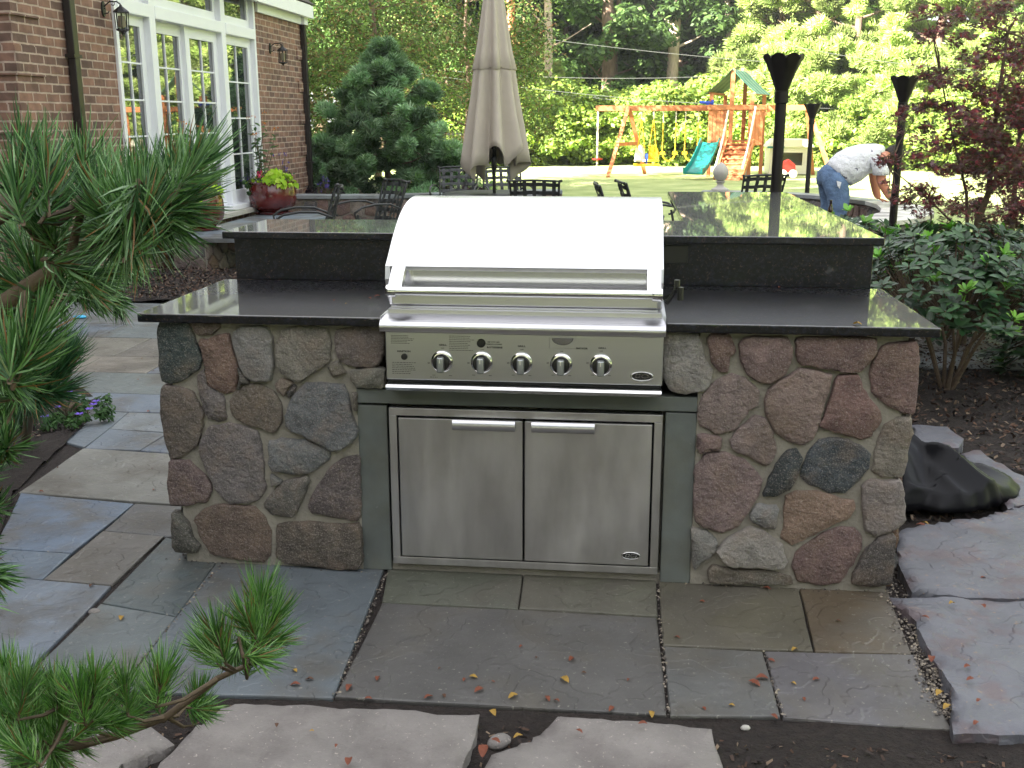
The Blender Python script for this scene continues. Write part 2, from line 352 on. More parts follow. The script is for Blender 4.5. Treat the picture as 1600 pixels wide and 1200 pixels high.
def veneer(mb, W0, W1, H0, H1, fr, size=.2, th=.03, gap=.008, aspect=1.2):
    pts = []; nx = max(1, round((W1-W0)/size/aspect)); nz = max(1, round((H1-H0)/size))
    for i in range(-1, nx+1):
        for j in range(-1, nz+1):
            pts.append((W0+(i+.5+random.uniform(-.33, .33)+(.5 if j % 2 else 0)*.8)*(W1-W0)/nx, H0+(j+.5+random.uniform(-.3, .3))*(H1-H0)/nz))
    for k, p in enumerate(pts):
        poly = [(W0, H0), (W1, H0), (W1, H1), (W0, H1)]
        for q in pts:
            if q is p or abs(q[0]-p[0]) > size*4 or abs(q[1]-p[1]) > size*4: continue
            a, b = q[0]-p[0], q[1]-p[1]; poly = clip(poly, a, b, (q[0]**2+q[1]**2-p[0]**2-p[1]**2)/2)
            if len(poly) < 3: break
        if len(poly) < 3: continue
        poly = inset(poly, gap)
        if len(poly) < 3: continue
        stone(mb, roughen(chaikin(poly), .003, .04), fr, th*random.uniform(.8, 1.2), jc(random.choice(STONECOLS)))
def slab(mb, poly, z0, z1, col, bev=.006, amp=.002, step=.15, zn=.0015):
    poly = roughen(poly, amp, step); n = len(poly); cx = sum(p[0] for p in poly)/n; cy = sum(p[1] for p in poly)/n
    vs = []; fs = []; ta, tb = random.uniform(-.002, .002), random.uniform(-.002, .002)
    for ins, z in ((0, z0), (0, z1-bev), (bev*.3, z1-bev*.3), (bev*1.2, z1)):
        for (x, y) in poly:
            d = math.hypot(x-cx, y-cy); k = 1-ins/max(d, .02); vs.append((cx+(x-cx)*k, cy+(y-cy)*k, z+(x-cx)*ta+(y-cy)*tb+random.uniform(-zn, zn)*.5*(z > z0)))
    for ri in range(3):
        for k in range(n): fs.append((ri*n+k, ri*n+(k+1) % n, (ri+1)*n+(k+1) % n, (ri+1)*n+k))
    vs.append((cx, cy, z1)); c = len(vs)-1; fs += [(3*n+k, 3*n+(k+1) % n, c) for k in range(n)]
    mb.add(vs, fs, col)

# ------------------------------------------------------------------ setting: ground
b = MB(); b.add([(-150,-150,-.06),(150,-150,-.06),(150,200,-.06),(-150,200,-.06)], [(0,1,2,3)])
tag(b.build('ground', M['lawn']), kind='structure')
def poly_sheet(name, m, pts, z, hill=0, step=.12, kind='structure'):
    """flat or gently uneven sheet over a 2-D polygon"""
    xs = [p[0] for p in pts]; ys = [p[1] for p in pts]; X0, X1, Y0, Y1 = min(xs), max(xs), min(ys), max(ys)
    bm = bmesh.new(); vs = [bm.verts.new((x, y, z)) for x, y in pts]; bm.faces.new(vs)
    if hill:
        for ax_, a, bb in ((0, X0, X1), (1, Y0, Y1)):
            k = int((bb-a)/step)
            for i in range(1, k):
                co = [0, 0, 0]; no = [0, 0, 0]; co[ax_] = a+(bb-a)*i/k; no[ax_] = 1
                bmesh.ops.bisect_plane(bm, geom=bm.verts[:]+bm.edges[:]+bm.faces[:], plane_co=co, plane_no=no)
        for v in bm.verts: v.co.z += random.uniform(-hill, hill)
    bmesh.ops.recalc_face_normals(bm, faces=bm.faces)
    me = bpy.data.meshes.new(name); bm.to_mesh(me); bm.free(); o = link(name, me, m, None, smooth=bool(hill))
    if o.data.polygons[0].normal.z < 0: o.data.flip_normals()
    return tag(o, kind=kind)
poly_sheet('gravel_bed', M['mulch'], [(-9,-6),(7,-6),(7,5.2),(4.2,13.4),(-4.66,13.4),(-4.66,5.05),(-9,5.05)], -.012)
def P2(*pp): return [tuple(az(x, y, 0)[:2]) for x, y in pp]
paving = MB()
BS = [lin(112,118,120), lin(104,108,106), lin(118,114,106), lin(98,104,104), lin(110,106,100)]
def ps(col, *pp): slab(paving, inset(P2(*pp), .0018) or P2(*pp), -.03, 0, jc(tuple(x*k_ for x, k_ in zip(col[:3], (.68,.71,.74) if pp[0][0] > 500 else (.84,.90,.97)))+(1,), .04))  # left slabs paler and bluer, sky sheen put into their colour
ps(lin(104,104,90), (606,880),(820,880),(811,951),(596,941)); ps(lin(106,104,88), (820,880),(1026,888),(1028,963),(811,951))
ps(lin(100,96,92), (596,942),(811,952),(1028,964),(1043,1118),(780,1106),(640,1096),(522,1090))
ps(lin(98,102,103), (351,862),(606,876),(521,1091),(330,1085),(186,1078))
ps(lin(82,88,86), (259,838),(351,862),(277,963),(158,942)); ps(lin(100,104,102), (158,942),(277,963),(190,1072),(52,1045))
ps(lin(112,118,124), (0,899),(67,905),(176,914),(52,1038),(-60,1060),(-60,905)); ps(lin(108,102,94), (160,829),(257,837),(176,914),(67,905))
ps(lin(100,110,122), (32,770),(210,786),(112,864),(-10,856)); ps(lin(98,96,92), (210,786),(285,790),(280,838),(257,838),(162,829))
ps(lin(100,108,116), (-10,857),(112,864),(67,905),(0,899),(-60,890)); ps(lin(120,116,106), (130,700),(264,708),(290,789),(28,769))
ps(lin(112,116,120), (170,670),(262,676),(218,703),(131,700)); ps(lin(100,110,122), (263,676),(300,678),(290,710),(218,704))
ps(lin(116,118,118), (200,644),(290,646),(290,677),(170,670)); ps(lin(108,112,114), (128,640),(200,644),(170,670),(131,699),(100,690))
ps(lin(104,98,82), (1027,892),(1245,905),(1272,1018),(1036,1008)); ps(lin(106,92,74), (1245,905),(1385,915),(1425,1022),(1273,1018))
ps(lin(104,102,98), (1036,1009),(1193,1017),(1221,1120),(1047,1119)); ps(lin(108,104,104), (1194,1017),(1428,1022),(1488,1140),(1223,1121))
# path beyond, laid in rows
y = az(200, 643)[1]
for rowh in (.38,.5,.46,.6,.5,.55,.5):
    x = -1.25; y1 = min(y+rowh, 5.3)
    while x > -7.5:
        wd = random.uniform(.45, 1.15); slab(paving, inset([(x-wd, y), (x, y), (x, y1), (x-wd, y1)], .004), -.03, 0, jc(random.choice(BS+[lin(102,110,120)]), .07)); x -= wd
    y = y1
    if y >= 5.3: break
# terrace behind the island
y = 1.0
while y < 13.2:
    x = -3.4 if y > 5.2 else -1.2; h = random.uniform(.45, .75)
    while x < (3.4 if y > 3.3 else 1.3):
        wd = random.uniform(.5, 1.1); slab(paving, inset([(x, y), (x+wd, y), (x+wd, y+h), (x, y+h)], .004), -.03, 0, jc(random.choice(BS), .07)); x += wd
    y += h
tag(paving.build('patio_paving', M['bluestone'], fix=False), kind='structure')
poly_sheet('mulch_bed', M['mulch'], [(-4.64,5.32),(-1.25,5.36),(-1.25,1.0),(-1.0,5.4),(-3.3,5.5),(-3.3,7.18),(-4.64,7.18)][:2]+[(-1.25,6.2),(-3.3,7.18),(-4.64,7.18)], .03, .02)
poly_sheet('mulch_bed', M['mulch'], [tuple(az(1404,925)[:2]),tuple(az(1440,700)[:2]),(1.3,.9),(1.33,3.0),(3.4,7.6),(4.2,12),(6.8,12),(6.8,-.5),(3.2,-.6)], -.012, .012, .15)
poly_sheet('mulch_bed', M['mulch'], [(-3.2,-2.6),tuple(az(-40,1060)[:2]),tuple(az(-20,900)[:2]),tuple(az(20,770)[:2]),tuple(az(95,700)[:2]),tuple(az(150,650)[:2]),tuple(az(150,622)[:2]),tuple(az(112,600)[:2]),(-4.2,2.6),(-6.5,1.6),(-6.5,-2.6)], .004, .012, .12)
poly_sheet('mulch_bed', M['mulch'], [(-2.8,-3.3),(3.2,-3.3),(3.2,-1.0),tuple(az(1500,1139)[:2]),tuple(az(1224,1122)[:2]),tuple(az(1048,1119)[:2]),tuple(az(760,1106)[:2]),tuple(az(521,1092)[:2]),tuple(az(300,1086)[:2]),tuple(az(50,1062)[:2]),(-2.4,-.7)], -.009, .006, .08)
poly_sheet('lawn', M['lawn'], [(-60,13.3),(80,13.3),(80,80),(-60,80)], -.02)
poly_sheet('unseen_grey_paving', M['bluestone_plain'], [(-12,-18),(12,-18),(12,-3.32),(-12,-3.32)], -.034)  # unseen grey ground added so the steel reflects no green lawn
# bark chips, grit
chip_v = [(-.5,-.16,0),(.4,-.2,.05),(.5,.12,.02),(-.35,.2,.08)]; chip_f = [(0,1,2,3)]
def inpoly(x, y, poly):
    c = False; n = len(poly)
    for i in range(n):
        x0, y0 = poly[i]; x1, y1 = poly[i-1]
        if (y0 > y) != (y1 > y) and x < (x1-x0)*(y-y0)/(y1-y0)+x0: c = not c
    return c
def chips(name, poly, n, z, size, cols, label, m='chips'):
    xs = [p[0] for p in poly]; ys = [p[1] for p in poly]; P = []
    while len(P) < n:
        x, y = random.uniform(min(xs), max(xs)), random.uniform(min(ys), max(ys))
        if inpoly(x, y, poly): P.append((x, y, z+random.uniform(0, .012)))
    N = rng.normal(size=(n, 3))*.5+np.array([0, 0, 1]); s = size*rng.uniform(.4, 1.4, n)
    return tag(scatter(name, chip_v, chip_f, np.array(P), N, rdir(n), s, mixcols(n, cols, .4), M[m]), label, 'mulch', kind='stuff')
MC = [lin(62,48,40), lin(46,37,33), lin(76,56,44), lin(38,31,30), lin(112,96,80), lin(84,62,48)]
chips('bark_mulch', [(1.3,.9),(1.33,3.0),(3.2,6),(5.5,6),(5.5,.6),(3.2,-.3),(1.75,.3)], 20000, -.004, .03, MC, 'dark bark mulch spread under the shrubs right of the island')
chips('bark_mulch', [(-4.6,5.33),(-1.3,5.36),(-1.3,6.2),(-3.3,7.18),(-4.6,7.18)], 5000, .045, .035, MC, 'brown bark mulch in the bed below the stoop')
chips('bark_mulch', [(.0,-3.0),(2.6,-2.6),(2.6,-1.1),(1.6,-.95),(.9,-.95),(.0,-.95),(-1.9,-.9),(-2.2,-2)], 15000, -.012, .018, MC, 'dark soil and bark in the gaps of the front slabs')
chips('bark_mulch', [(-3.9,2.6),(-2.6,2.0),(-2.5,1.7),(-2.7,1.0),(-2.5,.2),(-2.2,-.8),(-4,-1.5)], 5000, .012, .025, MC, 'bark mulch in the bed under the left pine')
GR = [lin(120,112,102), lin(88,82,76), lin(64,58,54), lin(140,130,114)]
g = []
def gline(p, q, n, w):
    p = az(*p); q = az(*q)
    for _ in range(n): t = random.random(); g.append((p[0]+(q[0]-p[0])*t+random.gauss(0, w), p[1]+(q[1]-p[1])*t+random.gauss(0, w)))
gline((272,872),(560,888),260,.018); gline((1080,908),(1400,922),300,.02); gline((1392,925),(1440,1020),500,.028); gline((1436,1020),(1480,1120),500,.02); gline((615,885),(1028,896),120,.012); gline((1410,835),(1400,920),260,.03)
gline((606,890),(523,1090),120,.004); gline((1028,905),(1043,1118),120,.004); gline((1195,1018),(1224,1120),60,.004); gline((347,880),(190,1070),120,.004)
n = len(g); P = np.array([(x, y, random.uniform(-.006, .004)) for x, y in g])
tag(scatter('grit', [(-.5,-.4,0),(.5,-.35,0),(.4,.4,.0),(-.4,.45,0),(0,0,.5)], [(0,1,4),(1,2,4),(2,3,4),(3,0,4)], P, np.tile([[0,0,1.]], (n,1))+rng.normal(size=(n,3))*.2, rdir(n), .0062*rng.uniform(.4,1.7,n), mixcols(n, GR, .3), M['grit']), 'fine stone grit and crumbs in the paving joints', 'gravel', kind='stuff')
# big loose slabs
def rock(pts, z0, z1, m, label, z=0):
    poly = [tuple(az(x, y, z1)[:2]) for x, y in pts]; poly = roughen(roughen(poly, .006, .12), .004, .05)
    from mathutils import noise
    bm = bmesh.new(); vs = [bm.verts.new((x, y, z1)) for x, y in poly]; bm.faces.new(vs); xs = [p[0] for p in poly]; ys = [p[1] for p in poly]
    for ax_, a, c in ((0, min(xs), max(xs)), (1, min(ys), max(ys))):
        k = int((c-a)/.028)
        for i in range(1, k):
            co = [0,0,0]; no = [0,0,0]; co[ax_] = a+(c-a)*i/k; no[ax_] = 1; bmesh.ops.bisect_plane(bm, geom=bm.verts[:]+bm.edges[:]+bm.faces[:], plane_co=co, plane_no=no)
    bmesh.ops.recalc_face_normals(bm, faces=bm.faces)
    if bm.faces[:][0].normal.z < 0: bmesh.ops.reverse_faces(bm, faces=bm.faces[:])
    rim = [e for e in bm.edges if len(e.link_faces) == 1]; rv = {v for e in rim for v in e.verts}
    for v in bm.verts:
        p = v.co*5; h = noise.fractal(Vector((p.x, p.y, z1*9)), .8, 2.1, 5)
        v.co.z += .010*h+.006*abs(noise.noise(v.co*16))-(.012 if v in rv else 0)
    r = bmesh.ops.extrude_edge_only(bm, edges=rim)
    for v in [g_ for g_ in r['geom'] if isinstance(g_, bmesh.types.BMVert)]: v.co.z = z0; v.co.x += random.uniform(-.006,.006); v.co.y += random.uniform(-.006,.006)
    me = bpy.data.meshes.new('stone_slab'); bm.to_mesh(me); bm.free(); me.polygons.foreach_set('use_smooth', [True]*len(me.polygons)); me.set_sharp_from_angle(angle=math.radians(48))
    return tag(link('stone_slab', me, M[m]), label, 'stone slab', 'irregular stone slabs round the patio')
rock([(250,1188),(285,1150),(350,1097),(475,1097),(530,1102),(665,1105),(750,1112),(742,1145),(720,1200),(700,1290),(200,1290)], -.03, .035, 'slabrock', 'pale rough slab in the left half of the front row, beside the soil gap')
rock([(875,1117),(1050,1125),(1108,1132),(1135,1200),(1150,1290),(730,1290),(755,1195),(768,1172),(830,1152),(858,1132)], -.03, .035, 'slabrock', 'pale rough slab in the front row right of the soil gap')
rock([(-60,1120),(100,1125),(232,1130),(270,1162),(190,1195),(150,1240),(-60,1290)], -.03, .03, 'slabrock', 'pale rough slab behind the small pine at lower left')
rock([(1392,925),(1450,932),(1600,938),(1760,945),(1780,1150),(1600,1146),(1492,1140),(1487,1080),(1462,1030),(1436,990),(1432,965),(1412,950)], -.03, .028, 'slabpurple', 'large blue grey slab at the right edge with a ragged left side')
rock([(1402,832),(1440,818),(1520,808),(1600,786),(1760,770),(1760,925),(1600,930),(1500,928),(1425,918),(1402,880)], -.03, .045, 'slabpurple', 'mottled purple slab directly in front of the black cover')
rock([(1427,662),(1480,665),(1505,682),(1500,697),(1427,692)], -.03, .05, 'slabpurple', 'small flat slab in the mulch behind the black cover')
rock([(1500,705),(1530,700),(1640,770),(1580,790)], -.03, .045, 'slabpurple', 'pale narrow slab half hidden behind the black cover')

# ------------------------------------------------------------------ house
X = -4.66
house = empty('brick_house', (X, 9, 0), 'red brown brick house with white patio doors on the left', 'house')
def yx(px, py=150): return float(ax(px, py, X)[1])
Y0, YW0, YW1, Y1 = 5.02, yx(186), yx(402), 12.9; ZT = 3.05; ZO = 3.9
wl = MB(); wl.box((X-.3,Y0,-.1),(X,YW0,6.2)); wl.box((X-.3,YW1,-.1),(X,Y1,ZO+.5)); wl.box((X-.3,YW0,-.1),(X,YW1,.40)); wl.box((X-.3,YW0,ZO),(X,YW1,ZO+.5))
wl.box((-11,Y0,-.1),(X-.3,Y0+.3,6.2)); wl.box((-11,Y1-.3,-.1),(X-.3,Y1,4.4))
pl = wl
for k in range(0, 40, 2):  # brick quoins: every few courses stand proud at the far corner
    z = .1+k*.234
    if z < 2.9: pl.box((X+.001,Y1-.34,z),(X+.022,Y1-.0,z+.156))
pq = wl
for k in range(0, 14):
    z = .05+k*.468
    pq.box((X+.001,Y0+.0,z),(X+.02,Y0+.42,z+.234)); pq.box((X-.4,Y0-.02,z),(X+.02,Y0-.001,z+.234))
wl.build('wall', M['brick'], house, fix=False)
sd = MB()
for i in range(26): yy = Y0+i*.085; sd.box((X+.001,yy,-.05),(X+.03,yy+.076,.2))
sd.build('base_course', M['brick'], house, bevel=.004)
# eave
ev = MB(); ev.box((X-.3,YW1-2,ZT+.14),(X+.13,Y1+.1,ZT+.2)); ev.box((X+.10,YW0-1,ZT),(X+.16,Y1+.12,ZT+.18)); ev.box((X+.02,Y1-.14,ZT-.10),(X+.09,Y1+.04,ZT+.13)); ev.box((X+.001,YW1+.1,ZT-.1),(X+.04,Y1,ZT+.13)); ev.build('eave', M['white_trim'], house, bevel=.006)
rf = MB(); mat('shingle', lin(80,74,70), rough=.9, var=.3, vscale=30, bump=.6, bscale=40)
rf.prism([(X+.16,Y0-.3,3.26),(-10.5,Y0-.3,6.9),(-16,Y0-.3,3.26)], (0,Y1+.6-Y0,0)); rf.build('roof', M['shingle'], house)
# glazing
def casing(parent, ya, yb, za, zb, wd=.07, dep=.10, name='frame', proud=.03):
    f = MB(); x0, x1 = X-dep, X+proud
    f.box((x0,ya,za),(x1,ya+wd,zb)); f.box((x0,yb-wd,za),(x1,yb,zb)); f.box((x0,ya+wd,zb-wd),(x1,yb-wd,zb)); f.box((x0,ya+wd,za),(x1,yb-wd,za+wd)); return f.build(name, M['white_trim'], parent, bevel=.006)
def sash(kind, ya, yb, za, zb, rows, cols, st=.11, dx=0, curtain=True):
    """a glazed leaf: stiles and rails (one mesh), panes with muntins, things behind the glass"""
    f = MB(); x0, x1 = X-.085+dx, X-.035+dx
    f.box((x0,ya,za),(x1,ya+st,zb)); f.box((x0,yb-st,za),(x1,yb,zb)); f.box((x0,ya+st,zb-st),(x1,yb-st,zb)); f.box((x0,ya+st,za),(x1,yb-st,za+st*1.5))
    gy0, gy1, gz0, gz1 = ya+st, yb-st, za+st*1.5, zb-st
    for i in range(1, cols): yy = gy0+(gy1-gy0)*i/cols; f.box((x0+.012,yy-.009,gz0),(x1-.008,yy+.009,gz1))
    for i in range(1, rows): zz = gz0+(gz1-gz0)*i/rows; f.box((x0+.014,gy0,zz-.009),(x1-.010,gy1,zz+.009))
    o = f.build(kind, M['white_trim'], house, bevel=.003)
    g_ = MB(); g_.box((x0+.018,gy0,gz0),(x0+.026,gy1,gz1)); g_.build('pane', M['pane'], o)
    return o
casing(house, YW0, YW1, .40, ZO, .06, .14, 'door_frame', .03)
ym1, ym2 = yx(243), yx(352); zt = 2.627; zs = .52
fr = MB(); fr.box((X-.14,ym1-.07,zs),(X+.035,ym1+.07,ZO-.06)); fr.box((X-.14,ym2-.07,zs),(X+.035,ym2+.07,ZO-.06))
for a, c in ((YW0+.06, ym1-.07), (ym1+.07, ym2-.07), (ym2+.07, YW1-.06)): fr.box((X-.14,a,zt-.04),(X+.04,c,zt+.09))
fr.box((X-.14,YW0+.06,.461),(X+.10,YW1-.06,zs)); fr.build('mullion', M['white_trim'], house, bevel=.008)
sl_ = MB(); sl_.box((X+.001,YW0-.02,.40),(X+.16,YW1+.06,.459)); sl_.build('sill', M['concrete'], house, bevel=.006)
sash('window', YW0+.06, ym1-.07, zs, zt-.04, 5, 2, .10); sash('door', ym1+.07, (ym1+ym2)/2+.03, zs, zt-.04, 5, 2, .12, -.05); sash('door', (ym1+ym2)/2-.03, ym2-.07, zs, zt-.04, 5, 2, .12, 0); sash('window', ym2+.07, YW1-.06, zs, zt-.04, 4, 2, .11)
for a, c in ((YW0+.06, ym1-.07), (ym1+.07, ym2-.07), (ym2+.07, YW1-.06)): sash('transom_window', a, c, zt+.09, ZO-.06, 1, 1 if c-a < 1.2 else 1, .07)
# downspouts
def downspout(y, label, bulge=0, ztop=3.0):
    d = empty('downspout', (X+.06, y, 0), label, 'downspout', 'downspouts on the brick wall')
    m_ = MB(); m_.box((X+.012,y-.045,.12),(X+.082,y+.045,ztop)); m_.build('pipe', M['downspout'], d, bevel=.008)
    for z in (.9, 2.1): s_ = MB(); s_.box((X+.001,y-.07,z),(X+.09,y+.07,z+.03)); s_.build('strap', M['downspout'], d)
downspout(yx(107, 100)+.02, 'dark downspout between the near brick corner and the patio doors', ztop=6)
downspout(Y1-.07, 'dark downspout at the far corner of the brick wall')
# stoop
stoop = empty('stone_stoop', (-4.1, 8.6, 0), 'raised bluestone landing on stone base below the patio doors', 'landing')
st = [(X+.17,7.18),(-3.5,7.22),(-3.25,7.6),(-3.45,8.6),(-3.62,9.2),(-3.46,9.95),(-3.7,10.2),(X+.17,10.2)]
sp = MB(); cuts = [7.18, 8.0, 8.9, 9.6, 10.3]
for i in range(4):
    q = clip(clip(st, 0, 1, cuts[i+1]-.003), 0, -1, -cuts[i]-.003)
    if len(q) > 2: slab(sp, q, .315, .36, jc(random.choice([lin(112,122,132), lin(118,122,118), lin(106,114,124)]), .04), amp=.001)
sp.build('capstone', M['bluestone'], stoop, fix=False)
core = inset(st, .05); cr = MB(); cr.prism([(x, y, -.05) for x, y in core], (0,0,.36)); cr.build('core', M['mortar'], stoop)
vb = MB(); n = len(core)
for i in range(n):
    a, c = core[i], core[(i+1) % n]
    if a[0] < X+.3 and c[0] < X+.3: continue
    L_ = math.hypot(c[0]-a[0], c[1]-a[1]); ux, uy = (c[0]-a[0])/L_, (c[1]-a[1])/L_
    veneer(vb, 0, L_, -.02, .31, lambda s, h, o, a=a, ux=ux, uy=uy: (a[0]+ux*s+uy*o, a[1]+uy*s-ux*o, h), size=.15, th=.03)
vb.build('stone_veneer', M['stone'], stoop, fix=True)
# seat walls
def seatwall(path, label, capw=.34, H=.5, capcols=None, capm='bluestone'):
    o = empty('seat_wall', (path[0][0], path[0][1], 0), label, 'seat wall', 'low stone seat walls around the terrace')
    cp_ = MB(); co = MB(); ve = MB()
    def off(i, d):
        a = Vector(path[max(0, i-1)]); c = Vector(path[min(len(path)-1, i+1)]); t = (c-a).normalized(); return (path[i][0]-t.y*d, path[i][1]+t.x*d)
    w2 = capw if isinstance(capw, list) else [capw]*len(path)
    for i in range(len(path)-1):
        q = [off(i, -w2[i]/2), off(i+1, -w2[i+1]/2), off(i+1, w2[i+1]/2), off(i, w2[i]/2)]
        slab(cp_, inset(q, .002), H-.05, H, jc(random.choice(capcols or [lin(134,140,142), lin(122,130,132)]), .05), amp=.001, bev=.004)
        q = [off(i, -w2[i]/2+.05), off(i+1, -w2[i+1]/2+.05), off(i+1, w2[i+1]/2-.05), off(i, w2[i]/2-.05)]
        co.prism([(x, y, -.05) for x, y in q], (0,0,H))
        for (a, c) in ((q[0], q[1]), (q[2], q[3])):
            L_ = math.hypot(c[0]-a[0], c[1]-a[1]); ux, uy = (c[0]-a[0])/L_, (c[1]-a[1])/L_
            veneer(ve, 0, L_, 0, H-.055, lambda s, h, o_, a=a, ux=ux, uy=uy: (a[0]+ux*s+uy*o_, a[1]+uy*s-ux*o_, h), size=.19, th=.022)
    cp_.build('capstone', M[capm], o, fix=False); co.build('core', M['mortar'], o); ve.build('stone_veneer', M['stone'], o)
seatwall([(-4.9,11.75),(-4.0,11.75),(-3.2,11.85),(-2.55,12.2),(-1.9,12.75),(-1.2,13.05),(-.7,13.12)], 'low stone seat wall with grey coping in front of the blue spruce')
seatwall([(1.45,13.1),(2.1,13.0),(2.75,12.65),(3.3,12.05),(3.62,11.2)], 'curved stone seat wall behind the bending man')
seatwall([(3.64,11.19),(3.74,10.6),(3.7,9.9),(3.55,9.3),(3.25,8.75),(2.85,8.3),(2.45,8.05)], 'curved end of the seat wall with pale smooth coping below the maple', [.36,.5,.6,.6,.55,.5,.5], capcols=[lin(196,194,190)], capm='bluestone')

# ------------------------------------------------------------------ the island
VEIL = .0006
STK = 1.02
def greyed(c, k=.38): m_ = sum(c[:3])/3; return tuple(x*(1-k)+m_*k for x in c[:3])+(1,)
isl = empty('grill_island', (0, .35, 0), 'stone faced outdoor kitchen island with dark granite tops', 'kitchen island')
HC, HB = .9238, 1.1236
core = MB(); core.box((-1.235,-.012,-.03),(-.578,.80,HC-.032)); core.box((.578,-.012,-.03),(1.235,.80,HC-.032)); core.box((-.578,.05,-.03),(.578,.80,.62)); core.box((-.578,.4,.62),(.578,.80,HC-.032)); core.box((-1.22,.80,-.03),(1.22,1.2,HB-.031)); core.box((.66,1.2,-.03),(1.2,3.1,HB-.031))
core.build('mortar', M['mortar'], isl)
frF = lambda a, h, o: (a, -.004-o, h)
LZ = lambda pts: [tuple(ay(230+X_/3, 500+Y_/3, -.015)[[0, 2]]) for X_, Y_ in pts]
RZ = lambda pts: [tuple(ay(1030+X_/2.79, 500+Y_/2.79, -.015)[[0, 2]]) for X_, Y_ in pts]
LS = [((58,76,74),[(45,5),(190,5),(205,30),(240,110),(262,190),(250,225),(155,292),(75,298),(55,200)]),
((112,92,80),[(205,28),(235,72),(305,70),(345,35),(345,10),(200,10)]),
((128,92,74),[(245,90),(290,85),(365,55),(385,60),(400,130),(438,230),(415,330),(370,348),(280,300),(268,190)]),
((132,128,124),[(402,50),(460,20),(570,30),(592,90),(597,230),(585,285),(490,285),(440,230),(405,130)]),
((126,120,104),[(605,120),(625,55),(680,30),(790,25),(860,50),(865,170),(850,200),(715,297),(640,255),(605,200)]),
((122,106,98),[(880,50),(960,30),(1112,30),(1112,150),(1085,222),(940,215),(905,190),(880,130)]),
((122,114,96),[(845,210),(895,180),(938,245),(875,270)]), ((124,122,104),[(950,230),(1118,222),(1118,318),(990,318),(955,270)]),
((108,94,82),[(65,305),(150,310),(215,330),(245,380),(270,450),(255,540),(235,595),(150,648),(110,645),(85,560),(60,420)]),
((110,100,98),[(245,240),(275,230),(285,305),(365,360),(375,470),(330,475),(290,460),(260,400),(240,310)]),
((112,98,82),[(385,370),(450,300),(520,295),(600,330),(640,400),(640,460),(605,530),(530,510),(400,460)]),
((124,104,86),[(600,300),(630,265),(690,290),(660,320),(648,358),(620,340)]), ((66,62,60),[(655,335),(690,298),(702,315),(690,355),(662,365)]),
((104,108,110),[(650,440),(670,370),(740,295),(810,285),(920,300),(940,330),(955,420),(990,500),(985,550),(920,605),(860,605),(770,555),(680,515),(650,490)]),
((116,106,104),[(250,560),(290,495),(370,480),(470,500),(525,515),(540,620),(560,790),(530,835),(470,862),(380,855),(320,790),(280,700),(250,630)]),
((110,114,114),[(570,570),(640,550),(750,560),(868,605),(860,650),(760,722),(700,722),(575,705)]),
((112,112,108),[(580,715),(635,750),(630,765),(590,780)]), ((102,98,90),[(550,850),(600,790),(650,750),(760,725),(765,755),(700,920),(590,915),(550,880)]),
((100,86,84),[(755,870),(790,780),(850,700),(900,655),(995,625),(1005,760),(1005,942),(860,925),(780,905)]),
((114,88,86),[(105,655),(190,650),(250,700),(300,760),(308,800),(290,850),(180,868),(110,865),(98,740)]),
((88,86,76),[(118,900),(150,895),(200,950),(222,1020),(250,1050),(245,1085),(190,1092),(125,1085)]),
((112,88,72),[(221,920),(260,885),(330,860),(500,870),(550,920),(585,1000),(580,1100),(540,1138),(440,1125),(300,1095),(260,1030)]),
((92,80,66),[(603,960),(650,942),(770,940),(880,955),(1010,950),(1015,1160),(900,1160),(610,1135)]), ((98,94,84),[(962,335),(988,338),(990,430),(966,420)]),
((84,80,72),[(430,215),(445,245),(490,292),(450,296),(432,330),(440,250)])]
